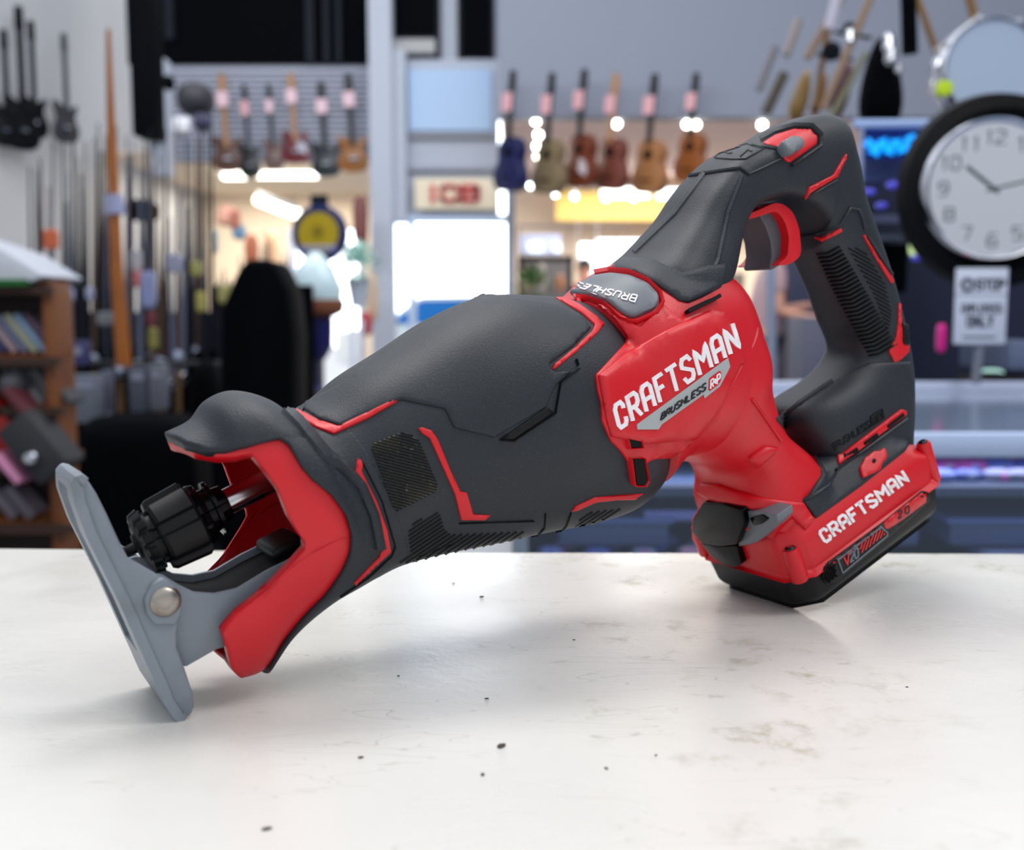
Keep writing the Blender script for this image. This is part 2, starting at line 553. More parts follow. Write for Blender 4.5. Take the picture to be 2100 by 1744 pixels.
def soft(poly, r=4.0):
    """round the corners of a pixel polygon a little"""
    out = []; n = len(poly)
    for i in range(n):
        a = Vector(poly[i-1]); b = Vector(poly[i]); c = Vector(poly[(i+1) % n])
        l1 = min(r, (a-b).length*.4); l2 = min(r, (c-b).length*.4)
        p = b + (a-b).normalized()*l1; q = b + (c-b).normalized()*l2
        out += [tuple(p), tuple((p+q)/4 + b/2), tuple(q)]
    return out
def patch(name, poly, m, th=.0008, g=9.0, bev=4.0, round_=3.0, bvh=None, parent=None, mirror=False, label=None, sink=.0012, dome=None, smooth_it=0):
    poly = soft([tuple(p) for p in poly], round_) if round_ else list(poly)
    border = []
    n = len(poly)
    for i in range(n):
        a = Vector(poly[i]); b = Vector(poly[(i+1) % n]); k = max(1, int((b-a).length/g))
        for j in range(k):
            border.append(tuple(a.lerp(b, j/k)))
    nb = len(border)
    pts = list(border)
    rings = [bev*.35, bev] if bev > 1.5 else []
    xs = [p[0] for p in poly]; ys = [p[1] for p in poly]
    row = 0; y = min(ys)+g*.5
    def bd(p): return min(segd(p, border[i], border[(i+1) % nb]) for i in range(nb))
    if rings:
        for q in rings:
            for i in range(nb):
                a = Vector(border[i-1]); b = Vector(border[i]); c = Vector(border[(i+1) % nb])
                t = (c-a).normalized(); nn = Vector((-t.y, t.x))
                for sgn in (1, -1):
                    p = b + nn*sgn*q
                    if pip(p, border) and bd(p) > q*.85:
                        pts.append(tuple(p)); break
    while y < max(ys):
        x = min(xs) + (g*.5 if row % 2 else 0)
        while x < max(xs):
            if pip((x, y), border) and bd((x, y)) > max(g*.45, bev*1.25):
                pts.append((x, y))
            x += g
        y += g*.87; row += 1
    edges = [(i, (i+1) % nb) for i in range(nb)]
    r = geometry.delaunay_2d_cdt([Vector(p) for p in pts], edges, [], 0, 1e-4)
    V2 = [tuple(v) for v in r[0]]
    tris = []
    for f in r[2]:
        cx = sum(V2[i][0] for i in f)/len(f); cy = sum(V2[i][1] for i in f)/len(f)
        if pip((cx, cy), border): tris.append(tuple(f))
    hits = [hit(x, y, bvh) for x, y in V2]
    if smooth_it:
        nbr = {i: set() for i in range(len(V2))}
        for f in tris:
            for i in range(3):
                nbr[f[i]].add(f[(i+1) % 3]); nbr[f[(i+1) % 3]].add(f[i])
        P_ = [h_[0].copy() for h_ in hits]
        fix = [bd(v) < 1 for v in V2]
        for _ in range(smooth_it):
            Q_ = list(P_)
            for i in range(len(P_)):
                if not fix[i] and nbr[i]:
                    Q_[i] = sum((P_[j] for j in nbr[i]), Vector())/len(nbr[i])
            P_ = Q_
        n_ = [h_[1] for h_ in hits]
        for _ in range(4):
            n_ = [(n_[i] + sum((n_[j] for j in nbr[i]), Vector())).normalized() for i in range(len(n_))]
        # never let the skin sink below the bodies
        hits = []
        for i, v in enumerate(V2):
            r_ = lray(*v); h0 = hit(v[0], v[1], bvh)[0]
            p_ = P_[i] if (P_[i]-CL).length < (h0-CL).length else h0 - r_*0.0 
            hits.append((p_, n_[i]))
    vs = []
    for (x, y), (p, nrm) in zip(V2, hits):
        d = bd((x, y))
        k = 1.0
        if bev > 0 and d < bev:
            k = 0.35 + 0.65*math.sqrt(max(0, 1-(1-d/bev)**2))
        e = dome*min(1, d/dome_w(poly))**.6 if dome else 0
        vs.append(p + nrm*(th*k + e))
    eb = {}
    for f in tris:
        for i in range(3):
            a, b = f[i], f[(i+1) % 3]
            eb[(a, b)] = 1
    base = {}
    fs = list(tris)
    for (a, b) in list(eb):
        if (b, a) not in eb:
            for q in (a, b):
                if q not in base:
                    base[q] = len(vs); vs.append(hits[q][0] - hits[q][1]*sink)
            fs.append((b, a, base[a], base[b]))
    if mirror:
        k = len(vs)
        vs += [Vector((v.x, -v.y, v.z)) for v in vs]
        fs += [tuple(reversed([i+k for i in f])) for f in fs]
    me = mesh(vs, fs, name)
    return obj(name, me, m, parent or saw, 50, label)
def dome_w(poly):
    xs = [p[0] for p in poly]; ys = [p[1] for p in poly]
    return max(4, min(max(xs)-min(xs), max(ys)-min(ys))*.4)
def ridge(name, lines, m, wpx=3.0, h=.0006, flat=False, step=6.0, bvh=None, parent=None, ext=0.0, label=None, mirror=False, sink=.0008):
    """raised beads (or flat-topped strokes) that follow the surface along pixel polylines"""
    vs = []; fs = []
    prof = [(-1, None), (-1, 1), (1, 1), (1, None)] if flat else [(-1, None), (-.7, .6), (0, 1), (.7, .6), (1, None)]
    K = len(prof)
    for ln in lines:
        P = [Vector(p) for p in ln]
        if len(P) < 2: continue
        closed = (P[0]-P[-1]).length < .01 and len(P) > 3
        if ext and not closed:
            P[0] = P[0] + (P[0]-P[1]).normalized()*ext; P[-1] = P[-1] + (P[-1]-P[-2]).normalized()*ext
        Q = []
        for i in range(len(P)-1):
            k = max(1, int((P[i+1]-P[i]).length/step))
            for j in range(k): Q.append((P[i].lerp(P[i+1], j/k), j == 0))
        Q.append((P[-1], True))
        base = len(vs)
        for i, (q, corner) in enumerate(Q):
            a = Q[i-1][0] if i > 0 else (Q[-2][0] if closed else None)
            c = Q[i+1][0] if i < len(Q)-1 else (Q[1][0] if closed else None)
            t1 = (q-a).normalized() if a is not None else None
            t2 = (c-q).normalized() if c is not None else None
            if t1 is None: t1 = t2
            if t2 is None: t2 = t1
            t = (t1+t2)
            t = t.normalized() if t.length > .05 else t1
            nn = Vector((-t.y, t.x)); mi = 1/max(.78, math.sqrt(max(0.01, (1+t1.dot(t2))/2)))
            for (s, hh) in prof:
                x = q + nn*(s*wpx/2*mi)
                p, nr = hit(x.x, x.y, bvh)
                vs.append(p + nr*(h*hh if hh else -sink))
        for i in range(len(Q)-1):
            for k in range(K-1):
                fs.append((base+i*K+k, base+i*K+k+1, base+(i+1)*K+k+1, base+(i+1)*K+k))
        if not closed:
            fs.append(tuple(base+k for k in range(K))); fs.append(tuple(base+(len(Q)-1)*K+k for k in reversed(range(K))))
    if mirror:
        k = len(vs)
        vs += [Vector((v.x, -v.y, v.z)) for v in vs]
        fs += [tuple(reversed([i+k for i in f])) for f in fs]
    return obj(name, mesh(vs, fs, name), m, parent or saw, 40, label)
# ================================================================ surface details of the saw
# red housing boundary over the barrel
redpoly = [(1161,611),(1224,628),(1263,657),(1285,689),(1282,704),(1220,770),(1224,800),(1232,829),(1233,864),(1251,905),(1269,923),(1288,950),(1296,991),(1317,993),(1321,981),(1323,950),(1341,942)]
patch('housing_overlap', redpoly[1:] + [(1372,940),(1400,925),(1470,860),(1500,760),(1490,680),(1440,640),(1390,655),(1360,625),(1310,672),(1285,652),(1250,628),(1235,622)], M_RED, th=.0014, bev=5, g=11, smooth_it=25, label='red housing skirt overlapping the black barrel')
# arm foot over the housing, cover over neck and foot
patch('arm_base', [(1245,558),(1270,554),(1300,560),(1335,579),(1370,602),(1393,618),(1412,622),(1440,610),(1478,590),(1486,570),(1490,540),(1450,545),(1400,560),(1340,535),(1280,528)], M_RUB, th=.0016, bev=9, g=12)
patch('base_cover', z5([(645,470),(690,525),(780,570),(870,680),(915,790),(805,965),(880,1060),(1150,865),(1415,655),(1440,600),(1462,300),(1440,120),(1200,130),(980,235),(780,370)]), M_RUB, th=.0016, bev=7, g=14)
patch('neck_flange', z5([(175,905),(205,845),(300,850),(420,890),(560,930),(700,950),(800,960),(870,1065),(820,1130),(720,1040),(560,1010),(350,975),(250,950)]), M_RED, th=.0022, bev=8, g=12)
# embossed text panel
patch('housing_panel', z4([(90,735),(300,565),(560,418),(900,262),(985,275),(1090,450),(1140,640),(1110,660),(930,1020),(790,1190),(430,1225),(180,1170),(125,940)]), M_RED, th=.0022, bev=14, g=12, smooth_it=10, bvh=bvh_of(*[c_ for c_ in saw.children if c_.name.split('.')[0] in ('housing_overlap','motor_housing','neck','barrel')]))
patch('neck_highlight_wedge', z4([(1165,1320),(1290,1235),(1385,1248),(1222,1392)]), M_RED, th=.0030, bev=9, g=8)  # raised wedge, shaped to give the neck pocket its highlight
for l in ([(1110,665),(930,1020)], [(1190,900),(1400,1200)], [(1030,1540),(1015,1640)]):
    ridge('housing_crease', [z4(l)], M_RED, 7, .0012)
# red stripes on the barrel
for l in ([(1380,130),(1440,135),(1510,170),(1600,235),(1640,272),(1600,320),(1500,410),(1380,505),(1362,508),(1375,480),(1480,395),(1575,305),(1588,275),(1520,215),(1440,165)],
          [(-25,715),(30,722),(130,775),(240,810),(530,668),(552,677),(400,765),(215,850),(120,815),(50,775),(-15,745)],
          [(340,975),(358,985),(370,1010),(362,1045),(440,1200),(495,1350),(515,1465),(465,1510),(400,1575),(330,1640),(322,1632),(455,1495),(470,1460),(445,1410),(445,1382),(458,1358),(430,1270),(370,1120),(330,1050)],
          [(660,820),(680,812),(730,830),(765,880),(830,1040),(882,1150),(915,1155),(950,1270),(1040,1275),(1010,1298),(885,1298),(850,1160),(720,870),(680,845)],
          [(1465,1255),(1490,1225),(1590,1180),(1700,1170),(1845,1160),(1800,1190),(1700,1192),(1590,1205),(1500,1245)]):
    patch('accent_stripe', z2(l), M_RED, th=.0009, bev=2, g=10, round_=1.5)
# rubber pads, and near-black strips for groove shade
patch('top_pad', z2([(250,808),(570,668),(800,715),(850,815),(1060,865),(1330,705),(1385,590),(1470,520),(1362,512),(1350,480),(1480,385),(1570,290),(1510,220),(1400,165),(1000,110),(800,220),(520,370),(250,590),(30,700),(140,772)]), M_RUB, th=.0010, bev=6, g=14)
ridge('pad_groove_shade', [z2([(1490,455),(1500,490)]), z2([(1505,505),(1408,578),(1380,740),(1160,885),(1090,880),(1130,850)])], M_GAP, 3.5, .0013)  # near-black beads paint the shade of the pad grooves
patch('pad_slot', z2([(1095,872),(1335,703),(1375,735),(1160,880)]), M_BLK, th=.0006, bev=3, g=8)
ridge('rubber_groove_shade', [z2([(875,1318),(1270,1305)]), z2([(1330,1265),(1325,1340),(1260,1412)]), z2([(1465,1260),(1440,1330),(1390,1385)]), z2([(370,1000),(470,1200),(540,1440),(520,1490),(400,1600),(250,1705)])], M_GAP, 3, .0007)  # raised near-black strips stand in for groove shade
ridge('boot_bead', [z1([(1190,180),(1260,250),(1380,400),(1480,470),(1560,560),(1620,700),(1650,860)])], M_RUB, 26, .0022)
def hatch(poly, d, gap, w=5, **k):
    d = Vector(d).normalized(); nrm = Vector((-d.y, d.x)); out = []
    qs = [Vector(p).dot(nrm) for p in poly]; a = min(qs)+gap/2
    n = len(poly)
    while a < max(qs):
        xs = []
        for i in range(n):
            p, q = Vector(poly[i]), Vector(poly[(i+1) % n]); pa, qa = p.dot(nrm)-a, q.dot(nrm)-a
            if pa*qa < 0: xs.append(p.lerp(q, pa/(pa-qa)))
        xs.sort(key=lambda v: v.dot(d))
        for i in range(0, len(xs)-1, 2): out.append([tuple(xs[i]), tuple(xs[i+1])])
        a += gap
    return out
ridge('grip_ribs', hatch(z2([(640,1310),(772,1258),(800,1355),(835,1378),(1215,1362),(1190,1420),(1000,1490),(800,1510),(560,1530),(620,1470),(608,1370)]), (1,-.66), 7.2), M_BLK, 4.2, .0006)
ridge('grip_ribs', hatch(z2([(1560,1260),(1740,1240),(1640,1310),(1480,1350),(1510,1300)]), (1,-.66), 6.5), M_BLK, 3.8, .0006)
padpoly = z2([(415,920),(430,895),(560,842),(600,842),(660,872),(760,1110),(750,1150),(550,1252),(530,1240)])
patch('textured_pad', padpoly, mat('scuffed_knurled_rubber', srgb(26,27,28), .6, speck=(900,.9,srgb(120,112,90)), blotch=(60,.5,srgb(95,90,74))), th=.0005, bev=2)
ridge('pad_knurl', hatch(padpoly, (1,.25), 6.0) , M_BLK, 2.4, .0011, step=9)
# housing vents and cap
for l in ([(270,1140),(335,1105),(370,1235),(290,1240)], [(312,1325),(385,1322),(412,1465),(395,1492),(338,1490)], [(708,275),(935,168),(945,190),(720,300)]):
    patch('vent_slot', z4(l), M_GAP, th=.0028, bev=0, g=9, round_=2)
ridge('vent_rim', [z4([(262,1140),(290,1250),(375,1245),(345,1100)]), z4([(300,1320),(328,1500),(400,1502),(422,1465),(392,1315)])], M_RED, 4.5, .0034)
cap_ = patch('grey_cap', z3([(50,1075),(120,1020),(190,980),(290,965),(400,978),(500,1022),(560,1085),(562,1130),(535,1165),(430,1212),(400,1213),(355,1195),(270,1125),(160,1088)]), M_GREY, th=.0022, bev=6, g=10, round_=6)
CAPB = bvh_of(cap_)
ridge('cap_rim', [z3([(80,1100),(160,1108),(255,1140),(340,1220),(395,1236),(440,1234),(550,1182),(582,1125),(568,1072),(502,1006),(400,960),(290,946),(200,962)])], M_RED, 9, .0026)
ridge('cap_lettering', text_strokes('BRUSHLESS', z3([(425,1120)])[0], z3([(440,1083)])[0], z3([(15,1015)])[0], z3([(60,1000)])[0], .45), M_WHT, 2.6, .0004, flat=True, bvh=CAPB, step=3)
# printed name on the housing
BODY2 = bvh_of(*[c for c in saw.children if c.name.split('.')[0] in ('housing_panel', 'motor_housing', 'housing_overlap', 'neck', 'barrel')])
def q4(l): return z4(l)
letters = q4([(203,955),(243,1113),(1052,372),(1098,530)])
ridge('maker_lettering', text_strokes('CRAFTSMAN', *letters, .62, {'C':.9,'F':.85,'T':1,'M':1.35,'N':1.05}), M_WHT, 8.0, .0005, flat=True, bvh=BODY2, step=5, ext=2.5)
stripe_ = patch('silver_stripe', z4([(367,1085),(1018,608),(1033,670),(958,812),(850,897),(845,868),(545,1082),(520,1120),(370,1120)]), M_DECAL, th=.0004, bev=0, g=9, round_=1, bvh=BODY2)

ridge('stripe_lettering', text_strokes('BRUSHLESS', *z4([(545,1003),(533,1052),(858,785),(853,835)]), .42), M_INK, 2.3, .0008, flat=True, bvh=BODY2, step=4)
patch('logo_badge', z4([(880,755),(955,700),(967,712),(962,775),(940,803),(884,845),(876,835)]), M_RED, th=.0006, bev=0, round_=2, bvh=BODY2)
ridge('badge_lettering', text_strokes('R+P', *z4([(890,768),(888,828),(955,718),(953,780)]), .12), M_WHT, 2.4, .0009, flat=True, bvh=BODY2, step=4)

# handle accents
for l in ([(1640,265),(1636,300),(1582,405),(1430,492),(1405,525),(1395,518),(1420,460),(1560,390),(1625,280)],
          [(1455,752),(1470,742),(1495,752),(1600,695),(1615,702),(1610,717),(1500,775)],
          [(1730,732),(1745,735),(1810,850),(1905,990),(1903,1015),(1888,1003),(1800,860)],
          [(1940,1122),(1950,1135),(1955,1270),(1960,1360),(1998,1370),(1993,1410),(1920,1478),(1880,1402),(1922,1320),(1935,1240)]):
    patch('accent_stripe', z3(l), M_RED, th=.0010, bev=2, g=10, round_=1.5)
patch('accent_inlay', z3([(1958,1240),(1985,1250),(1992,1370),(1962,1365)]), M_BLK, th=.0016, bev=2, g=7)
ridge('handle_seam', [z3([(1395,530),(1430,505),(1580,420)]), z3([(1470,735),(1600,680),(1625,640),(1660,580),(1710,590),(1730,640),(1745,700)]), z3([(1760,740),(1900,960)]),
                      z3([(1095,215),(1250,240)]), z3([(700,400),(1030,350),(1080,385),(1260,300)])], M_RUB, 6, .0012)
ridge('arm_crease', [z3([(1040,400),(960,600),(900,880),(840,1000),(760,1030),(680,1000)]), z3([(830,370),(650,610),(420,830)])], M_RUB, 12, .0012)
ridge('grip_ribs', [z3([(1470+i*10.5+max(0,i-10)*1.5, 842+i*22.5), (1530+i*11.5, 838+i*22.2), (1600+i*12.5, 800+i*21.5)]) for i in range(0, 27)], M_BLK, 4.6, .0014)
ridge('grip_dimples', hatch(z3([(1640,790),(1750,830),(1860,1010),(1900,1180),(1880,1300),(1800,1080)]), (1,.55), 7), M_BLK, 3, .0007)
# trigger with its red surround
bz = z3([(1050,652),(1060,620),(1150,585),(1225,548),(1275,552),(1335,600),(1372,700),(1384,830),(1364,874),(1300,909),(1245,906),(1270,890),(1305,855),(1312,740),(1285,650),(1240,592),(1150,625)])
MB().prism([pl(x, y, .0140) for x, y in soft(bz, 10)], Vector((0, .0280, 0))).build('trigger_bezel', M_RED, saw, 40, bevel=.0012, seg=3)
tmb = MB()
tp = [pl(x, y, .0090) for x, y in z3([(1130,560),(1245,545),(1300,620),(1325,720),(1330,850),(1300,890),(1250,915),(1215,935),(1200,925),(1214,850),(1206,770),(1180,690),(1150,640)])]
tmb.prism([p for p in tp], Vector((0, .0180, 0)))
tmb.build('trigger', M_TRIG, saw, 40, bevel=.0032, seg=4)
# lock switch on the crown
patch('lock_pocket', z3([(1157,212),(1230,165),(1340,130),(1430,130),(1470,170),(1465,215),(1312,320),(1290,310),(1240,240)]), M_RED, th=.0011, bev=3, g=8)
ridge('pocket_rim', [z3([(1150,190),(1230,145),(1340,112),(1440,112),(1490,160),(1485,225),(1320,335)])], M_RUB, 8, .0022)
patch('lock_button', z3([(1235,240),(1305,198),(1352,198),(1372,225),(1362,250),(1290,292),(1265,285)]), M_GREY, th=.0050, bev=4, g=6, parent=saw)
ridge('crown_emboss', [z3([(880,290),(905,265),(960,238),(1070,208),(1090,218),(1170,235),(1110,270),(1060,298),(985,300),(885,292)]), z3([(935,255),(960,265),(985,262)]), z3([(1030,285),(1075,245),(1100,255)])], M_BLK, 3, .0005, step=4)

# foot: front latch, grey bezel, screws, print
def fpl(px, py, a0):
    r = lray(px, py); e = Vector((ca, 0, sa))
    return CL + r * ((a0 - CL.dot(e)) / r.dot(e))
EA = Vector((ca, 0, sa))
def fprism(name, l, a0, dep, m, bevel, seg=3, lean=0.0, parent=None):
    ps = [fpl(x, y, a0) for x, y in soft(z5(l), 3)]
    return MB().prism(ps, EA*dep).build(name, m, parent or saw, 40, bevel=bevel, seg=seg)
fprism('latch_housing', [(200,960),(560,1010),(640,1040),(660,1100),(600,1240),(420,1350),(220,1300),(140,1180),(140,1060)], .2575, .012, M_RED, .003)
ltc = fprism('release_latch', [(205,965),(330,975),(440,1008),(455,1090),(410,1215),(300,1225),(195,1205),(140,1135),(145,1065)], .2500, .012, M_GLS, .0028)
fprism('latch_lip', [(195,1205),(300,1228),(408,1222),(438,1330),(402,1350),(330,1335),(262,1290)], .2525, .012, M_GLS, .0018, parent=ltc)
gb_ = fprism('grey_bezel', [(448,1012),(560,1018),(650,1040),(655,1085),(620,1130),(540,1195),(480,1215),(418,1225),(440,1110)], .2535, .010, M_GREY, .0016)
fprism('work_light', [(485,1055),(560,1035),(600,1060),(560,1090),(510,1102)], .2528, .006, M_GLS, .0006, parent=gb_)
for sx in (.0315, -.0325):
    for aa, top, rr in ((.2600, -.0785, .0038), (.3570, -.0735, .0034)):
        if aa > .3 and sx < 0: continue
        m = MB(); m.lathe(ab(aa, -.0952, sx), ab(0, 1, 0)-ab(0, 0, 0), [(0, rr*1.0), (.001, rr*1.12), (.0952+top-.001, rr), (.0952+top, rr*.85)], 24)
        bo = m.build('screw_boss', M_RED, saw, 40)
        m = MB(); m.lathe(ab(aa, top-.0003, sx), ab(0, 1, 0)-ab(0, 0, 0), [(0, rr*.66), (.0009, rr*.62), (.0014, rr*.38), (.0006, rr*.28), (.0005, .0002)], 20)
        m.build('screw', M_SCR, bo, 30)
PB = bvh_of(foot, bat)
ridge('maker_lettering', text_strokes('CRAFTSMAN', *z5([(897,1140),(935,1200),(1392,778),(1428,832)]), .55, {'C':.95,'F':.85,'M':1.35}), M_WHT, 5.8, .0005, flat=True, bvh=PB, step=4, ext=1.5)
strip_ = patch('label_strip', z5([(925,1352),(948,1320),(1290,1070),(1510,892),(1560,908),(1552,955),(1450,1050),(1230,1235),(1000,1432),(940,1452),(918,1420)]), M_BLK, th=.0011, bev=4, g=10, bvh=PB)
LB = bvh_of(strip_)
ridge('label_frame', [z5([(1012,1302),(1268,1108),(1305,1140),(1305,1160),(1040,1382),(1012,1302)])], M_GREY, 2.4, .0004, flat=True, bvh=LB, step=5)
ridge('voltage_mark', text_strokes('V', *z5([(1045,1285),(1052,1345),(1075,1262),(1082,1322)]), .3), M_RED, 3, .0004, flat=True, bvh=LB, step=4)
ridge('voltage_mark', text_strokes('20', *z5([(1082,1262),(1086,1318),(1128,1228),(1132,1284)]), .35), M_GREY, 3, .0004, flat=True, bvh=LB, step=4)
ridge('label_hatching', hatch(z5([(1135,1215),(1270,1118),(1295,1148),(1150,1262)]), (-.35,1), 5.2), M_RED, 2.4, .0004, flat=True, bvh=LB, step=5)
tag_ = patch('capacity_tag', z5([(1285,1082),(1400,990),(1510,905),(1540,925),(1535,962),(1400,1062),(1310,1122),(1290,1115)]), M_RED, th=.0005, bev=2, g=8, bvh=LB)
TB = bvh_of(tag_)
ridge('capacity_print', text_strokes('2.0', *z5([(1372,1018),(1375,1060),(1432,978),(1438,1020)]), .3, {'.':.3}), M_INK, 2.2, .0003, flat=True, bvh=TB, step=3)
ridge('battery_vent', hatch(z5([(925,1360),(975,1318),(990,1330),(1000,1400),(955,1440),(925,1420)]), (.3,-1), 5), M_GAP, 2.6, .0012, bvh=LB)
# cover: emboss, red vent bar, red lock plate
CB = bvh_of(*[c for c in saw.children if c.name.split('.')[0] in ('base_cover', 'handle')])
ridge('cover_emboss', text_strokes('BRUSHLESS', *z5([(975,618),(985,652),(1195,475),(1205,512)]), .4), M_BLK, 2.2, .0005, flat=True, bvh=CB, step=4)
ridge('cover_emboss', text_strokes('RP', *z5([(1215,465),(1222,500),(1270,425),(1275,462)]), .3)+[z5([(1205,450),(1275,405),(1283,460),(1213,505),(1205,450)])], M_BLK, 2.2, .0005, flat=True, bvh=CB, step=4)
patch('vent_bar', z5([(1005,690),(1040,665),(1385,405),(1412,415),(1417,440),(1040,722),(1015,740)]), M_RED, th=.0013, bev=2, g=7, bvh=CB)
for l in ([(1040,682),(1115,632),(1122,652),(1045,703)], [(1155,602),(1230,548),(1238,568),(1160,620)], [(1292,502),(1385,430),(1392,448),(1298,520)]):
    patch('bar_slot', z5(l), M_GAP, th=.0019, bev=0, g=6, round_=1, bvh=CB)
ridge('cover_crease', [z5([(1000,770),(1060,725),(1420,462)]), z5([(650,470),(780,370),(980,235)]), z5([(1000,790),(950,860),(800,960)])], M_RUB, 8, .0014, bvh=CB)
patch('lock_plate', z5([(1137,757),(1158,720),(1165,700),(1225,656),(1240,662),(1285,637),(1300,672),(1300,700),(1272,735),(1260,768),(1230,785),(1160,820),(1147,800)]), M_RED, th=.0014, bev=2, g=7, bvh=CB)
patch('plate_hole', z5([(1208,718),(1215,708),(1228,712),(1230,725),(1222,735),(1210,730)]), M_GAP, th=.0018, bev=0, g=4, round_=1, bvh=CB)

# ---- nose: shoe, bracket, clamp, plunger
def resample(P, step):
    out = []
    for i in range(len(P)-1):
        a, b = Vector(P[i]), Vector(P[i+1]); k = max(1, int((b-a).length/step))
        for j in range(k): out.append(a.lerp(b, j/k))
    out.append(Vector(P[-1])); return out
WS = .0205
def sh(l, w): return [pl(x, y, w) for x, y in z1(l)]
front = [(165,545),(178,640),(235,800),(315,960),(395,1120),(462,1270),(520,1400),(575,1520),(612,1610),(650,1668)]
back = [(700,1690),(738,1668),(752,1630),(745,1560),(705,1440),(668,1340),(668,1270),(690,1170),(690,1110),(650,1040),(560,980),(430,905),(385,820),(330,700),(280,600),(235,530),(200,512)]
shoe = MB()
fl = sh(front+back, WS)
for y0, dy in ((-WS, .0030), (WS, -.0030)):
    poly = [Vector((p.x, y0, p.z)) for p in fl]
    shoe.prism(poly, Vector((0, dy, 0)))
shoe_o = shoe.build('shoe', M_SHOE, saw, 40, bevel=.0012, seg=3)
# face plate with the slot
cur = resample(sh([(232,528),(205,513),(178,520)]+front+[(672,1690),(700,1693)], WS), .003)
CUML = [0]
for a_, b_ in zip(cur, cur[1:]): CUML.append(CUML[-1]+(a_-b_).length)
nrm = []
for i, p in enumerate(cur):
    t = (cur[min(i+1, len(cur)-1)]-cur[max(i-1, 0)]); t.y = 0; t.normalize(); nrm.append(Vector((t.z, 0, -t.x)))
if nrm[5].x > 0: nrm = [-n for n in nrm]
L = len(cur); ys = [-.0215, -.0145, .0085, .0215][::-1]
ys = [.0215, .0130, -.0075, -.0215]
i0, i1 = int(L*.14), int(L*.72)
vs = []; fs = []
for lay in (0, 1):
    for i, p in enumerate(cur):
        s0 = min(CUML[i], CUML[-1]-CUML[i]); ff = .45+.55*math.sqrt(max(0, 1-(1-min(1, s0/.016))**2))
        for k, y in enumerate(ys):
            y = -.0215 + (y+.0215)*ff
            q = Vector((p.x, y, p.z)) + nrm[i]*(.0006 if lay == 0 else -.0026)
            vs.append(q)
n1 = L*4
for i in range(L-1):
    for k in range(3):
        if k == 1 and i0 <= i < i1: continue
        a = i*4+k
        fs.append((a, a+1, a+5, a+4)); fs.append((n1+a+4, n1+a+5, n1+a+1, n1+a))
    for k in (0, 3):
        a = i*4+k; fs.append((a, a+4, n1+a+4, n1+a))
    if i0 <= i < i1:
        for k in (1, 2):
            a = i*4+k; fs.append((a, a+4, n1+a+4, n1+a))
for i in (0, L-1):
    for k in range(3): a = i*4+k; fs.append((a, a+1, n1+a+1, n1+a))
for i in (i0, i1): a = i*4+1; fs.append((a, a+1, n1+a+1, n1+a))
MB().add(vs, fs).build('shoe_face', M_SHOE, saw, 40, bevel=.0009, seg=2)
# pivot ear and rivet
WB = .0218
mb = MB(); ear = [(520,1180),(505,1110),(545,1030),(600,1000),(655,1035),(690,1110),(690,1180),(665,1235),(560,1235)]
p_ = sh(ear, WB); mb.prism(p_, Vector((0, .0035, 0)))
mb.build('pivot_ear', M_SHOE, saw, 40, bevel=.0011, seg=3)
pv = pl(*z1([(612,1122)])[0], .0222)
MB().lathe(pv + Vector((0,.003,0)), Vector((0,-1,0)), [(0,.0056),(.0022,.0054),(.0034,.0046),(.0040,.0026),(.0041,.0002)], 36).build('pivot_rivet', M_RIVET, saw, 50)
# bracket, U channel
WK = .0165
brk = [(470,1010),(560,985),(600,990),(680,1040),(750,1072),(850,1080),(960,1055),(1100,970),(1230,905),(1340,830),(1400,1000),(1200,1180),(960,1320),(860,1350),(712,1435),(685,1425),(668,1395),(650,1330),(560,1250),(470,1130)]
bp_ = sh(brk, WK)
bk = MB()
for y0, dy in ((-WK, .002), (WK, -.002)):
    bk.prism([Vector((p.x, y0, p.z)) for p in bp_], Vector((0, dy, 0)))
bk.build('shoe_bracket', M_SHOE, saw, 40, bevel=.0006)
web = [(600,1050),(680,1090),(750,1110),(850,1118),(960,1092),(1100,1010),(1230,945),(1330,870),(1390,1000),(1190,1165),(950,1300),(860,1330),(720,1400),(680,1320)]
MB().prism([Vector((p.x, -WK+.0021, p.z)) for p in sh(web, WK)], Vector((0, 2*WK-.0042, 0))).build('bracket_core', M_GAP, saw, 40)
sb = sh([(1135,925),(1285,848),(1278,800),(1130,872)], .012)
MB().prism(sb, Vector((0,.022,0))).build('slider_block', M_BLK, saw, 40, bevel=.0015)
# clamp and plunger
A0 = pl(243, 1141, 0); A1 = pl(572, 976, 0); AX = (A1-A0).normalized()
s_ = (A1-A0).length/368.0
sm = s_*1.0
def pr(l): return [(t*s_, r*sm) for t, r in l]
cl = MB(); cl.lathe(A0, AX, pr([(0,8),(4,11),(36,12),(38,26),(50,31),(52,24),(58,24)]), 28); cl.build('blade_socket', M_BLK, saw, 40)
def lob(n, d, ph=0): return lambda t, th: 1 - d*(1 if (math.sin(n*th+ph) > .35) else 0)
cb = MB(); cb.lathe(A0, AX, pr([(46,30),(47,58),(56,64),(74,66),(75,58),(84,58),(85,74),(92,79),(165,84),(172,78),(173,50)]), 120, lob(6,.13,.6)); clampo = cb.build('blade_clamp', M_BLK, saw, 30)
cb = MB(); cb.lathe(A0, AX, pr([(44,44),(50,66),(68,72),(70,40)]), 120, lob(14,.10)); cb.build('clamp_teeth', M_BLK, clampo, 30)
cb = MB(); cb.lathe(A0, AX, pr([(168,40),(170,66),(178,70),(190,66),(194,50),(206,50),(208,62),(216,62),(220,42),(240,40),(243,30)]), 96, lob(5,.08)); cb.build('clamp_ring', M_GLS, clampo, 40)
MB().lathe(A0, AX, pr([(150,29),(480,29)]), 48).build('plunger', M_STEEL, saw, 50)
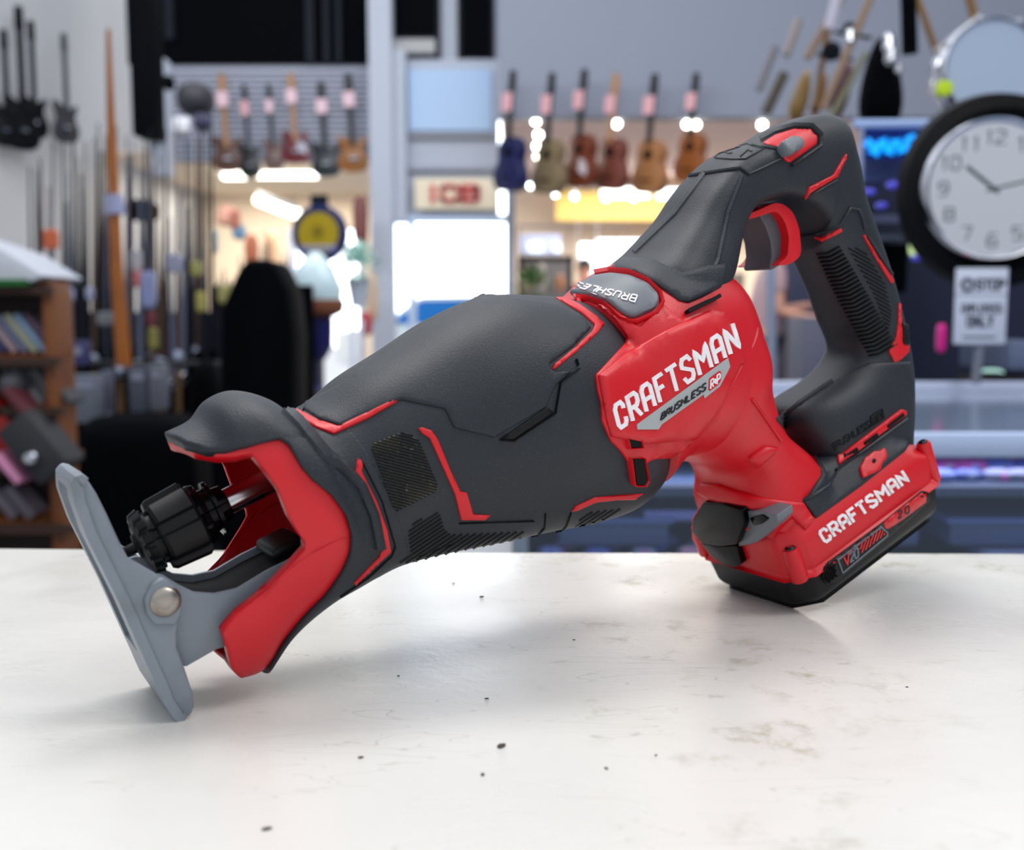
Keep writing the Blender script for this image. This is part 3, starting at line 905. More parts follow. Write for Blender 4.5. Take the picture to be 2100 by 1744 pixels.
# bulkhead inside the boot
q = bar.par(5.9)
vs = [bar.P(5.9, 2*PI*k/48, -.007) for k in range(48)] + [bar.P(6.3, 2*PI*k/48, -.007) for k in range(48)]
fs = [tuple(range(48)), tuple(range(95, 47, -1))] + [(k, (k+1) % 48, 48+(k+1) % 48, 48+k) for k in range(48)]
MB().add(vs, fs).build('bulkhead', M_GAP, saw, 40)
MB().lathe(A1 + AX*.004, AX, [(0,.009),(.002,.012),(.02,.0135),(.045,.014)], 40).build('plunger_guide', M_BLK, saw, 40)
# ================================================================ THE SHOP
def dull(name, rgb, rough=.6, **k): return mat(name, srgb(*rgb), rough, **k)
# ---- counter top the saw lies on
def counter_material():
    m = mat('scuffed_white_laminate', (.7,.69,.66), .3, spec=.5)
    nt = m.node_tree; b = nt.nodes['Principled BSDF']; N = nt.nodes.new; Lk = nt.links.new
    tc = N('ShaderNodeTexCoord')
    def noise(scale, det, rough=.5, vec=None, dist=0):
        n = N('ShaderNodeTexNoise'); n.inputs['Scale'].default_value = scale; n.inputs['Detail'].default_value = det
        n.inputs['Roughness'].default_value = rough; n.inputs['Distortion'].default_value = dist
        Lk(vec or tc.outputs['Object'], n.inputs['Vector']); return n.outputs['Fac']
    def ramp(v, a, c, o0=0., o1=1.):
        r = N('ShaderNodeMapRange'); r.inputs[1].default_value = a; r.inputs[2].default_value = c
        r.inputs[3].default_value = o0; r.inputs[4].default_value = o1; Lk(v, r.inputs[0]); return r.outputs[0]
    def math_(op, a, c):
        n = N('ShaderNodeMath'); n.operation = op
        for i, q in enumerate((a, c)):
            if isinstance(q, (int, float)): n.inputs[i].default_value = q
            else: Lk(q, n.inputs[i])
        return n.outputs[0]
    def mix(f, a, c):
        n = N('ShaderNodeMix'); n.data_type = 'RGBA'; Lk(f, n.inputs['Factor'])
        for i, q in ((6, a), (7, c)):
            if isinstance(q, tuple): n.inputs[i].default_value = (*q, 1)
            else: Lk(q, n.inputs[i])
        return n.outputs[2]
    def scratches(rot, sx, sy, seed, lo, hi, dens):
        mp = N('ShaderNodeMapping'); mp.inputs['Rotation'].default_value = (0, 0, rot); mp.inputs['Scale'].default_value = (sx, sy, 1)
        mp.inputs['Location'].default_value = (seed, seed*1.7, 0); Lk(tc.outputs['Object'], mp.inputs['Vector'])
        n = noise(1.0, 2, .4, mp.outputs[0], .6)
        line = math_('SUBTRACT', 1.0, ramp(math_('ABSOLUTE', math_('SUBTRACT', n, .5), 0), 0, hi))
        msk = ramp(noise(dens, 3), .56, .66)
        return math_('MULTIPLY', line, msk)
    smud = ramp(noise(9, 5, .62), .5, .74, 0, .42)
    col = mix(smud, (.69,.680,.645), (.55,.545,.48))
    dirt = ramp(noise(55, 7, .72), .54, .70, 0, .9)
    dmask = ramp(noise(9, 2), .46, .60)
    sep = N('ShaderNodeSeparateXYZ'); Lk(tc.outputs['Object'], sep.inputs[0])
    col = mix(math_('MULTIPLY', math_('MULTIPLY', dirt, dmask), ramp(sep.outputs[0], -.05, .06)), col, (.36,.34,.24))
    s1 = scratches(.5, 18, 90, 3.1, 0, .007, 14)
    s2 = scratches(2.1, 20, 100, 7.7, 0, .006, 16)
    s3 = scratches(1.2, 16, 80, 11.3, 0, .006, 12)
    sall = math_('MAXIMUM', math_('MAXIMUM', s1, s2), s3)
    col = mix(math_('MULTIPLY', sall, .75), col, (.42,.40,.36))
    Lk(col, b.inputs['Base Color'])
    Lk(math_('ADD', ramp(noise(14, 4), .3, .7, .24, .38), math_('MULTIPLY', sall, .2)), b.inputs['Roughness'])
    bp = N('ShaderNodeBump'); bp.inputs['Strength'].default_value = .35; bp.inputs['Distance'].default_value = .0006
    Lk(math_('ADD', noise(120, 3, .6), math_('MULTIPLY', sall, -.35)), bp.inputs['Height']); Lk(bp.outputs['Normal'], b.inputs['Normal'])
    return m
cnt = empty('shop_counter', (0, .15, 0), 'white scuffed laminate shop counter top in the foreground under the red saw', 'counter')
yb = ground(1050, 1133).y
def lc(x, y, z): return (x, y-.15, z)
mb = MB()
xs = [-1.4, -.36, -.05, .25, .6, 1.6]
edge = [ground(0, 1121).y, ground(0,1121).y, ground(600,1131).y, yb, ground(2000,1138).y, ground(2100,1138).y]
top = [Vector(lc(x, y, TZ)) for x, y in zip(xs, edge)] + [Vector(lc(1.6, -.5, TZ)), Vector(lc(-1.4, -.5, TZ))]
mb.prism(top, Vector((0, 0, -.035)))
mb.build('counter_top', counter_material(), cnt, 40, bevel=.004, seg=3)
MB().box(lc(-1.35, -.45, 0), lc(1.55, .45, TZ-.035)).build('counter_base', dull('counter_base_grey', (150,150,150)), cnt, 30)
# crumbs on the counter
M_CR = dull('dark_grit', (60,52,45))
for (x, y, s, a) in ((547,1702,7,.3),(1028,1532,9,1.1),(988,1225,6,.6),(740,1555,5,.1),(1243,1577,4,2),(990,1590,5,1.5),(1177,1313,3,0),(930,1197,4,.9),(817,1387,3,.4),(998,1434,4,0),(1860,1410,3,0),(1345,1550,3,1)):
    p = ground(x, y); r = s*.00012
    bm = bmesh.new(); bmesh.ops.create_icosphere(bm, subdivisions=2, radius=1)
    for v in bm.verts: v.co = Vector((v.co.x*r*1.8, v.co.y*r, v.co.z*r*.5)) * random.uniform(.75, 1.2)
    o = obj('grit_speck', bm_mesh(bm), M_CR, None); o.location = p + Vector((0,0,r*.35)); o.rotation_euler = (0, 0, a)
    tag(o, 'tiny dark crumb of grit lying on the white counter top', 'crumb', 'crumbs on the counter')

# ---- shell of the room
M_WALL = dull('beige_wall_paint', (190,192,196), .8, grain=(30,.1,.002))
M_CREAM = dull('warm_cream_wall', (246,228,206), .8)
M_SOF = dull('grey_soffit_paint', (134,141,156), .8)
M_PALE = dull('pale_grey_paint', (182,190,204), .6)
M_BLUEW = dull('pale_blue_panel', (176,204,236), .6)
M_DARK = dull('near_black_paint', (4,5,9), .8, spec=.06)
M_DK2 = dull('dark_navy_grey', (20,24,36), .6, spec=.2)
M_FLOOR = dull('grey_vinyl_floor', (120,122,128), .35, blotch=(3,.4,srgb(90,92,98)))
M_ALU = mat('brushed_aluminium', srgb(190,200,225), .35, metal=.6)
M_CHR = mat('chrome', srgb(215,218,225), .12, metal=1)
M_WOOD = dull('orange_brown_wood', (128,74,34), .5, blotch=(6,.6,srgb(92,48,20)))
def wbox(x0, y0, x1, y1, Y, d, mbx=None):
    a = at(x0, y1, Y); b = at(x1, y0, Y)
    return (mbx or MB()).box((a.x, Y, a.z), (b.x, Y+d, b.z))
def S(name, m, mbx, **k): return struct(mbx.build(name, m, None, 30, **k))
S('floor', M_FLOOR, MB().box((-9, -3, -.1), (9, 16, 0)))
S('pavement', dull('sunlit_pavement', (235,236,236), .9), MB().box((-14, 16.02, -.12), (20, 40, -.02)))
XL = -4.25
S('wall_left', M_WALL, MB().box((XL-.2, -3, 0), (XL, 15.0, 5.2)))
S('wall_right', M_SOF, MB().box((6.4, -3, 0), (6.6, 15, 4.5)))
# mezzanine front, black, with pale posts
mz = MB(); wbox(262, -90, 770, 131, 11.0, .3, mz)
S('wall_mezzanine', M_DARK, mz)
for (x0, x1, y0, y1) in ((338,352,-60,80), (628,640,-60,128), (664,672,-60,128), (690,697,-60,128)):
    S('trim_1', M_DK2, wbox(x0, y0, x1, y1, 10.94, .05))
# slat wall
sl = MB(); wbox(330, 133, 778, 332, 11.05, .12, sl)
for i in range(16):
    y = 140+i*12; wbox(332, y, 776, y+8.5, 11.0, .05, sl)
S('wall_slatwall', dull('grey_slatwall', (168,174,190), .6), sl)
# bulkhead beside and behind: far room in cream, left part, with a bright window
far = MB()
for q in ((300,325,600,900), (600,325,790,470), (742,470,790,900), (600,842,742,900)): wbox(*q, 15, .15, far)
for q in ((1040,230,1188,900), (1188,230,1226,498), (1188,566,1226,900), (1226,230,1640,490), (1340,490,1640,900), (1226,602,1340,900), (1640,230,2000,900)): wbox(*q, 15.3, .15, far)
S('wall_back', M_CREAM, far)
w1 = S('window_1', M_ALU, wbox(598,468,604,844,14.9,.08)); 
S('window_1', M_ALU, wbox(738,468,744,844,14.9,.08)); S('window_2', M_ALU, wbox(1224,495,1229,604,15.2,.08))
S('trim_2', dull('mustard_fascia', (238,206,118), .7), wbox(1140,392,1640,452,14.6,.1))
S('ceiling', dull('pinkish_ceiling_edge', (232,206,200), .8), MB().box((-.10, 9.75, 2.9), (6.4, 15.2, 2.95)))
S('ceiling', dull('cream_ceiling', (225,210,190), .8), MB().box((-4.2, 11.3, 2.75), (-1.3, 15.0, 2.8)))
# grey soffit
sf = MB(); a = at(1022, 240, 9.7); sf.box((a.x, 9.7, a.z), (6.4, 9.9, 5.2)); S('wall_soffit', M_SOF, sf)
# door bulkhead
bk_ = MB(); wbox(826,122,1022,442,10.8,.2,bk_); S('wall_bulkhead', M_PALE, bk_)
S('trim_3', M_BLUEW, wbox(838,142,1008,268,10.74,.05, None))
S('trim_4', dull('grey_beam', (150,152,162), .7), wbox(830,272,1022,282,10.72,.07))
S('trim_5', dull('grey_beam', (160,164,178), .7), wbox(830,340,1022,350,10.72,.07))
up = MB(); wbox(770,-90,1022,124,10.9,.2,up); S('wall_upper', M_PALE, up)
for n_, (x0,y0,x1,y1) in (('window_3',(798,-80,902,122)), ('window_4',(938,-80,1014,122))):
    fr = wbox(x0,y0,x1,y1,10.82,.07).build(n_, M_DK2, None, 30); struct(fr)
    wbox(x0+8,y0,x1-8,y1-(50 if n_=='window_3' else 6),10.80,.03).build('window_pane', M_DARK, fr, 30)
S('trim_6', dull('pale_sill', (176,178,176)), wbox(806,80,892,108,10.76,.05))
S('wall_column', M_PALE, wbox(768,-60,800,1080,10.5,.25)); S('wall_column', M_PALE, wbox(802,100,830,456,10.6,.2))
S('trim_7', dull('grey_post', (128,134,150), .6), wbox(1038,375,1056,1080,10.4,.18))
# door: sidelight frame, door leaf frame, threshold
dr = wbox(792,442,802,1080,10.7,.1); wbox(842,456,850,1080,10.7,.1,dr); wbox(792,440,1040,456,10.7,.1,dr)
S('door_1', dull('pale_blue_door_frame', (196,214,240), .4), dr)
gl = mat('pale_glass', (.85,.95,1), .05, trans=1.0); gl.node_tree.nodes['Principled BSDF'].inputs['IOR'].default_value = 1.05
S('door_2', gl, wbox(803,458,841,1080,10.74,.02))
# parked car outside
M_CARB = mat('blue_window_reflection', srgb(20,120,215), .25)  # blue reflection put into the colour of the car window
cp = at(880, 640, 17.5)
car = empty('parked_car', (cp.x, 17.5, 0), 'pale car with blue windows parked outside the open shop door', 'car')
cm = MB(); prof = [(-2.0,.35),(-2.0,.85),(-1.3,.95),(-.7,1.40),(.5,1.42),(1.2,.98),(1.9,.88),(2.0,.35)]
cm.prism([(x+.6,-.8,z) for x,z in prof], (0,1.6,0)); cm.build('car_body', dull('silver_car_paint', (225,238,250), .3), car, 30, bevel=.08, seg=3)
cm = MB(); cm.prism([(x+.6,-.83,z) for x,z in [(-1.15,.98),(-.65,1.34),(.45,1.36),(1.0,.98)]], (0,.05,0)); cm.build('car_window', M_CARB, car, 30)
for sx in (-.7, 1.8):
    MB().lathe((sx,-.85,.33),(0,1,0),[(0,.2),(0,.33),(.2,.33),(.2,.2)],24).build('wheel', M_DARK, car, 30)
# sign over the door
sg = empty('door_sign', at(935,398,10.6), 'cream sign with red capital letters over the open doorway', 'sign')
def rel(o, mbx):
    o2 = o.location
    mbx.v = [v - o2 for v in mbx.v]; return mbx
rel(sg, wbox(851,366,1020,429,10.6,.05)).build('sign_board', dull('cream_sign_face', (236,224,196), .5), sg, 30)
def flat_text(lines, Y, w, d, orig):
    """strokes (pixel polylines) as bars standing proud of a vertical plane at depth Y"""
    m = MB()
    for ln in lines:
        for a, b in zip(ln, ln[1:]):
            A = at(*a, Y); B = at(*b, Y); t = (B-A)
            if t.length < 1e-6: continue
            n = Vector((0,1,0)).cross(t.normalized()); k = w*Y/F/2
            m.obox((A+B)/2 - orig, t/2 + t.normalized()*k*.8, n*k, Vector((0,d,0)))
    return m
for ch, x in (('I',882),('C',906),('B',948)):
    w = 10 if ch == 'I' else 32
    flat_text(text_strokes(ch, (x,382),(x,412),(x+w,382),(x+w,412)), 10.58, 8, .015, sg.location).build('sign_lettering', dull('red_sign_letters', (205,50,62), .5), sg, 30)

# ---- lamps seen in the picture
def emis(name, rgb, s): return mat(name, (0,0,0), .5, emit=rgb, estr=s)
M_TUBE = emis('fluorescent_tube', (1,1,.92), 6); M_BULB = emis('lit_bulb', (1,.96,.84), 22); M_BULBC = emis('cool_lit_bulb', (.8,.95,1), 16)
def thing_mesh(name, mbx, m, label, cat, group=None, smooth=35, bevel=None, base=None):
    c = sum(mbx.v, Vector())/len(mbx.v)
    o = mbx.build(name, m, None, smooth, bevel=bevel, orig=c)
    return tag(o, label, cat, group)
for (x0,y0,x1,y1,Y,lab) in ((455,345,499,370,12.6,'short white fluorescent lamp glowing left of the longer one'), (519,345,648,368,12.6,'long white fluorescent lamp glowing below the hanging electric guitars')):
    t = empty('fluorescent_lamp', at((x0+x1)/2, y0, Y), lab, 'ceiling lamp')
    rel(t, wbox(x0,y0+5,x1,y1-5,Y,.12)).build('lamp_tube', M_TUBE, t, 30); rel(t, wbox(x0,y0,x1,y0+4,Y,.16)).build('lamp_housing', M_PALE, t, 30)
a, b = at(530,410,12.4), at(610,440,11.4)
t = empty('fluorescent_lamp', (a+b)/2, 'slanting yellowish fluorescent lamp left of the round hanging sign', 'ceiling lamp')
MB().tube([a-t.location, b-t.location], .055, 12).build('lamp_tube', emis('warm_fluorescent_tube', (1,.98,.75), 6), t, 40)
MB().tube([a-t.location+Vector((0,0,.07)), b-t.location+Vector((0,0,.07))], .03, 8).build('lamp_housing', M_PALE, t, 40)
for (x0,y0,x1,y1,lab) in ((1236,384,1332,402,'wide glowing ceiling lamp in the far room behind the acoustic guitars'), (1352,386,1440,404,'glowing ceiling lamp in the far room nearest the saw handle')):
    t = empty('fluorescent_lamp', at((x0+x1)/2, y0, 13.8), lab, 'ceiling lamp')
    rel(t, wbox(x0,y0+3,x1,y1,13.8,.2)).build('lamp_tube', M_TUBE, t, 30); rel(t, wbox(x0,y0,x1,y0+2,13.8,.25)).build('lamp_housing', M_PALE, t, 30)
def uvs(r, n=16):
    bm = bmesh.new(); bmesh.ops.create_uvsphere(bm, u_segments=n, v_segments=n//2, radius=r); return bm_mesh(bm, recalc=False)
bulb_me = uvs(.03); bulbc_me = uvs(.03); cap_me = MB().lathe((0,0,.02),(0,0,1),[(0,.02),(.03,.016),(.05,.006)],12).build('tmpcap', M_CHR, None)
cap_mesh = cap_me.data; bpy.data.objects.remove(cap_me)
bulb_me.materials.append(M_BULB); bulbc_me.materials.append(M_BULBC)
for (x,y,c_) in ((1099,248,0),(1104,277,0),(1102,300,0),(1104,321,0),(1265,254,0),(1409,255,0),(1427,256,0),(1563,256,0),(1088,381,1),(1139,398,1),(1178,403,1),(1243,406,0),(1299,406,0)):
    Y = 9.9 if y < 340 else 13.2
    t = empty('ceiling_bulb', at(x, y, Y), ('small cool white bulb glowing low in the far room' if c_ else 'small warm bulb glowing in the far room over the yellow fascia') if y > 340 else 'small round warm bulb glowing under the grey soffit', 'light bulb', 'bulbs in the far room' if y > 340 else 'bulbs under the soffit')
    if c_: t['group'] = 'cool bulbs in the far room'
    o = obj('bulb', bulbc_me if c_ else bulb_me, None, t); obj('bulb_cap', cap_mesh, None, t)

# ---- guitars
def outline_body(kind):
    if kind == 'acoustic':
        half = [(0,.0),(.11,.005),(.175,.05),(.195,.12),(.175,.19),(.135,.245),(.13,.28),(.145,.33),(.14,.39),(.10,.445),(.03,.465)]
    else:
        half = [(0,.0),(.09,.005),(.145,.04),(.165,.10),(.15,.16),(.115,.205),(.115,.25),(.14,.30),(.155,.345),(.13,.36),(.07,.315),(.03,.31)]
    return [(x, z) for x, z in half] + [(-x, z+(.03 if kind != 'acoustic' and z > .3 else 0)) for x, z in reversed(half[1:])]
def smooth_poly(P, n=3):
    for _ in range(n-1):
        Q = []
        for i in range(len(P)):
            a = Vector(P[i]); b = Vector(P[(i+1) % len(P)]); Q += [tuple(a*.75+b*.25), tuple(a*.25+b*.75)]
        P = Q
    return P
def make_guitar(kind, body_m, neck_m, head_m, label, cat, group, guard=None, tagm=None):
    t = empty('acoustic_guitar' if kind == 'acoustic' else 'electric_guitar', (0,0,0), label, cat, group)
    dp = .10 if kind == 'acoustic' else .045
    MB().prism([(x, -dp/2, z-1.0) for x, z in smooth_poly(outline_body(kind))], (0, dp, 0)).build('guitar_body', body_m, t, 40, bevel=.006)
    top = .465 if kind == 'acoustic' else .31
    MB().box((-.027, -dp/2-.012, top-1.05), (.027, -dp/2+.01, -.17)).build('neck', neck_m, t, 30)
    MB().prism([(x, -dp/2-.008, z) for x, z in [(-.026,-.18),(-.042,-.15),(-.036,-.01),(0,.0),(.036,-.01),(.042,-.15),(.026,-.18)]], (0,.018,0)).build('headstock', head_m, t, 30)
    if kind == 'acoustic':
        MB().lathe((0,-dp/2-.001,-.67),(0,1,0),[(0,.048),(.002,.048)],24).build('sound_hole', M_DARK, t, 30)
    else:
        MB().box((-.04,-dp/2-.006,-.87),(.04,-dp/2,-.845)).build('pickup', M_CHR, t, 30)
    MB().box((-.07,-dp/2-.008,-.98+.09),(.07,-dp/2,-.98+.105)).build('bridge', M_DARK, t, 30)
    if guard: MB().prism([(x,-dp/2-.004,z-1.0) for x,z in [(.02,.14),(.12,.1),(.13,.17),(.08,.24),(.02,.25)]],(0,.004,0)).build('pickguard', guard, t, 30)
    if tagm: MB().box((-.06,-dp/2-.05,-.34),(.06,-dp/2-.04,-.19)).build('price_tag', tagm, t, 30)
    return t
M_TAG = dull('pink_price_tag', (240,205,215), .6); M_TAGR = dull('red_white_tag', (226,172,178), .6)
M_NECKB = dull('dark_fretboard', (30,28,34)); M_MAPLE = dull('maple_neck', (175,130,95)); M_BLKG = mat('black_lacquer', srgb(8,9,13), .5, spec=.12)
def dcol(n, rgb): return mat(n, srgb(*rgb), .35)
eg = [(457,152,345,'brown',(92,60,48),M_MAPLE,'brown electric guitar leftmost in the row on the slatwall'),
      (503,172,358,'blk',(16,18,24),M_NECKB,'black electric guitar hanging low beside the brown leftmost one on the slatwall'),
      (553,172,344,'tan',(120,92,84),M_NECKB,'tan electric guitar hanging on the slatwall right of a low black one'),
      (598,150,328,'wine',(104,22,36),M_MAPLE,'wine red electric guitar with white guard on the slatwall'),
      (660,168,355,'nvy',(24,32,44),M_NECKB,'dark blue grey electric guitar on the slatwall left of the sunburst one'),
      (716,152,345,'sun',(150,92,30),M_NECKB,'sunburst amber electric guitar rightmost in the slatwall row')]
for gi, (x, y0, y1, n, rgb, nm, lab) in enumerate(eg):
    t = make_guitar('electric', dcol(n+'_guitar_lacquer', rgb), nm, nm, lab, 'electric guitar', 'electric guitars on the slatwall', guard=dull('pearl_guard_'+n, (190,190,205)) if n == 'wine' else None, tagm=M_TAG if n != 'blk' else M_TAGR)
    Y = 10.96 - .09*(gi % 2); s = (y1-y0)/F*Y/1.0
    t.location = at(x-2, y0, Y); t.scale = (s*(.72 if n in ('blk','tan') else 1.0),)*1 + (s, s); t.rotation_euler = (0, R(-3), 0)
ag = [(1062,145,380,'navy',(14,22,74),M_NECKB,'navy blue acoustic guitar hanging leftmost under the grey soffit'),
      (1142,150,385,'olive',(120,104,76),M_NECKB,'pale olive brown acoustic guitar hanging second from the navy one'),
      (1208,142,372,'mahog',(104,46,22),M_NECKB,'mahogany acoustic guitar with white guard hanging nearest the centre bulbs'),
      (1272,152,378,'rosew',(110,58,44),M_MAPLE,'reddish brown acoustic guitar hanging behind the round bulb'),
      (1352,152,385,'spruce',(158,108,66),M_NECKB,'light tan acoustic guitar hanging right of the reddish brown one'),
      (1436,150,362,'burst',(136,76,30),M_NECKB,'amber and black acoustic guitar hanging beside the saw handle')]
for x, y0, y1, n, rgb, nm, lab in ag:
    t = make_guitar('acoustic', dcol(n+'_guitar_wood', rgb), nm, nm, lab, 'acoustic guitar', 'acoustic guitars under the soffit', guard=dull('white_guard_'+n, (200,190,195)) if n == 'mahog' else None, tagm=M_TAGR)
    Y = 9.52; s = (y1-y0)/F*Y/.99
    t.location = at(x, y0, Y); t.scale = (s, s, s); t.rotation_euler = (0, R(6.5), R(-52))
bg = [(12,60,285,8.4,0,'black guitar hanging at the far left edge, lowest of the three'), (44,12,288,8.2,0,'black guitar hanging on the left wall, largest of the cluster'), (68,42,268,8.6,0,'black guitar hanging on the left wall at the right of the cluster'),
      (134,68,278,9.0,1,'dark grey guitar hanging alone on the left wall')]
for x, y0, y1, Y, g, lab in bg:
    mm = dull('charcoal_lacquer', (52,54,60)) if g else M_BLKG
    t = make_guitar('electric', mm, mm, mm, lab, 'electric guitar', 'guitars on the left wall')
    Y = (4.25-.035)*F/(1050-x)/1.0; s = (y1-y0)/F*Y; t.location = at(x, y0, Y); t.location.x = -4.25+.035; t.location.x += .10; t.scale = (s*.8, s, s*1.02); t.rotation_euler = (0, 0, R(55 if g else 50))

# ---- left: fishing rods in racks
M_ROD = dull('graphite_rod', (24,26,38), .5, spec=.2); M_ROD2 = dull('brown_rod', (96,74,60), .4); M_ROD3 = dull('silver_blue_rod', (110,118,140), .4); M_CORK = dull('cork_grip', (150,116,80), .8)
rod_label = {0: 'thin dark fishing rod standing upright in the crowded left hand rack', 1: 'thin brown fishing rod standing upright in the crowded left hand rack', 2: 'thin silver blue fishing rod standing upright in the crowded left hand rack'}
random.seed(11)
def make_rod(m, reelm):
    t = empty('fishing_rod', (0,0,0), '', 'fishing rod')
    MB().tube([(0,0,0),(0,0,.5),(0,0,1.0)], [.013,.009,.0035], 6).build('rod_blank', m, t, 40)
    MB().tube([(0,0,-.02),(0,0,.2)], [.016,.014], 8).build('rod_grip', M_CORK if m is M_ROD2 else M_DARK, t, 40)
    MB().lathe((.0,-.05,.24),(0,1,0),[(0,.012),(.01,.026),(.05,.026),(.06,.012)],12).build('reel', reelm, t, 40)
    return t
protos = [make_rod(M_ROD, M_DARK), make_rod(M_ROD2, M_ALU), make_rod(M_ROD3, M_CHR)]
used = [0,0,0]
spots = []
for i in range(112):
    x = (64 + i*9 if i < 10 else 150 + (i-10)*4.35) + random.uniform(-4, 4)
    spots.append((x, random.uniform(240, 420) if x < 230 else random.uniform(250, 400) if x < 340 else random.uniform(220, 460) if x < 440 else random.uniform(470, 620)))
for i_, (x, y0) in enumerate(spots):
    k = random.choice((0,0,0,1,2))
    P_ = protos[k]
    if used[k]:
        t = P_.copy(); COL.objects.link(t)
        for ch in P_.children:
            c2 = ch.copy(); COL.objects.link(c2); c2.parent = t
    else: t = P_
    used[k] = 1
    t['label'] = rod_label[k]; t['group'] = ('dark', 'brown', 'silver blue')[k] + ' fishing rods in the left rack'
    Y = 4.7 + (i_*5 % 14)*.07; yb_ = random.uniform(760, 900)
    A = at(x, yb_, Y); A.z = at(300, 905, 4.6).z + .026; B = at(x + random.uniform(-9, 6), y0, Y)
    t.location = A; t.scale = (1, 1, (B-A).length); t.rotation_euler = (0, math.atan2(B.x-A.x, B.z-A.z), 0)
# rack boards that hold them
M_RACK = dull('black_rack_board', (16,17,26), .6)
for (x0,y0,x1,y1,Y,d,lab) in ((150,742,440,752,4.50,.12,'dark front rail of the fishing rod rack'), (40,905,612,1250,4.6,1.15,'black lower cabinet under the upright fishing rods')):
    thing_mesh('rod_rack', wbox(x0,y0,x1,y1,Y,d), M_RACK, lab, 'rack', bevel=.01)
# long orange brown pole with light wrapping
a0, a1 = at(222,60,4.3), at(254,752,4.3)
t = empty('bamboo_pole', a1, 'thick orange brown bamboo pole standing in front of the fishing rods', 'pole')
MB().tube([Vector((0,0,0)), (at(240,560,4.3)-a1), (at(230,330,4.3)-a1), a0-a1], [.030,.026,.020,.008], 12).build('pole_shaft', dull('orange_bamboo', (176,102,36), .45, blotch=(8,.5,srgb(120,66,30))), t, 40)
MB().tube([(at(233,400,4.3)-a1), (at(236,440,4.3)-a1)], [.036,.040], 12).build('pole_tag', dull('pale_blue_tag', (170,175,210)), t, 40)
# dark hulks: cases and bags
def blob(name, x0, y0, x1, y1, Y, d, m, label, cat, sq=3.2, group=None, taper=0.0):
    A = at(x0, y1, Y); B = at(x1, y0, Y); c = (A+B)/2
    bm = bmesh.new(); bmesh.ops.create_uvsphere(bm, u_segments=24, v_segments=14, radius=1)
    hx, hz = abs(B.x-A.x)/2, abs(B.z-A.z)/2
    for v in bm.verts:
        x, y, z = v.co
        k = (abs(x)**sq+abs(y)**sq+abs(z)**sq)**(1/sq)
        x, y, z = x/k, y/k, z/k
        f = 1 - taper*(z+1)/2
        v.co = (x*hx*f, y*d*f, z*hz)
    o = obj(name, bm_mesh(bm), m, None, True); o.location = (c.x, Y+d, c.z)
    return tag(o, label, cat, group)
for pts, Y_, lab in (([(448,1330),(448,640),(480,565),(500,530),(560,532),(592,600),(602,690),(604,1330)], 3.7, 'tall black equipment bag with sloping shoulders behind the saw nose'),):
    mb = MB(); mb.prism([at(x, y, Y_) for x, y in pts], Vector((0,.28,0))); thing_mesh('equipment_bag', mb, M_DARK, lab, 'bag', bevel=.03)
thing_mesh('rack_backdrop_board', wbox(150,640,446,1150,5.75,.04), dull('dark_navy_board', (14,18,34), .7, spec=.1), 'dark navy backdrop board added behind the fishing rods', 'board')  # dark backdrop added so the gaps between the rods stay dark
thing_mesh('dark_backdrop', wbox(446,585,640,1150,5.8,.04), M_DARK, 'black backdrop sheet added behind the tall equipment bag', 'curtain')  # dark sheet added as a backdrop, continuing the rod board
blob('amplifier_case', 140, 860, 380, 1330, 3.7, .2, M_DARK, 'low black case in front of the fishing rod rack', 'case', 6)
blob('black_duffel_bag', 385, 740, 446, 1130, 4.2, .1, M_DARK, 'dark navy duffel bag standing among the fishing rods', 'bag', 3)
blob('guitar_amplifier', 585, 640, 640, 900, 6.9, .25, M_DK2, 'dark slim amplifier beside the bright doorway floor', 'amplifier', 6)
blob('hanging_backpack', 352, 160, 425, 232, 7.6, .15, dull('charcoal_cloth', (34,34,42)), 'charcoal backpack hanging at the left end of the slatwall', 'bag', 2.4)
blob('baseball_glove', 392, 228, 424, 266, 7.5, .08, dull('navy_leather', (50,52,80)), 'small navy glove hanging under the charcoal backpack', 'glove', 2.4)
blob('black_visor', 328, 150, 352, 182, 7.6, .06, M_DARK, 'small black cap hanging left of the charcoal backpack', 'cap', 2.2)
blob('white_bag', 350, 238, 388, 275, 7.5, .06, dull('white_cloth', (200,202,210)), 'small white bag hanging below the charcoal backpack', 'bag', 4)
blob('black_hat', 240, 402, 300, 450, 5.2, .15, M_DARK, 'black wide hat on top of the rod rack', 'hat', 2.2)
thing_mesh('tall_speaker', wbox(270,-60,306,278,8.6,.3), M_DARK, 'tall narrow black speaker column hanging beside the left wall', 'speaker', bevel=.02)
thing_mesh('white_post', wbox(308,116,336,360,8.9,.2), M_PALE, 'short white square post below the black mezzanine front', 'post', bevel=.02)
for (x0,y0,x1,y1,Y,rgb,lab) in ((144,770,195,868,3.9,(112,120,134),'large grey boxed package on the lower left of the rod rack'), (265,752,298,850,4.0,(84,90,106),'grey blister pack beside the large grey package'), (306,748,332,842,4.0,(110,112,126),'light grey blister pack right of the darker one'), (206,760,218,850,4.0,(96,98,118),'narrow lilac grey pack beside the large grey package'), (146,700,170,750,4.0,(60,62,110),'small blue and white boxed pack above the large grey package')):
    t = empty('boxed_package', at((x0+x1)/2, y1, Y), lab, 'package')
    rel(t, wbox(x0,y0,x1,y1,Y,.08)).build('carton', dull('carton_'+str(x0), rgb), t, 30, bevel=.004)
    rel(t, wbox(x0+4,y0+12,x1-4,y0+28,Y-.003,.004)).build('carton_label', dull('carton_label_'+str(x0), (150,156,175)), t, 30)
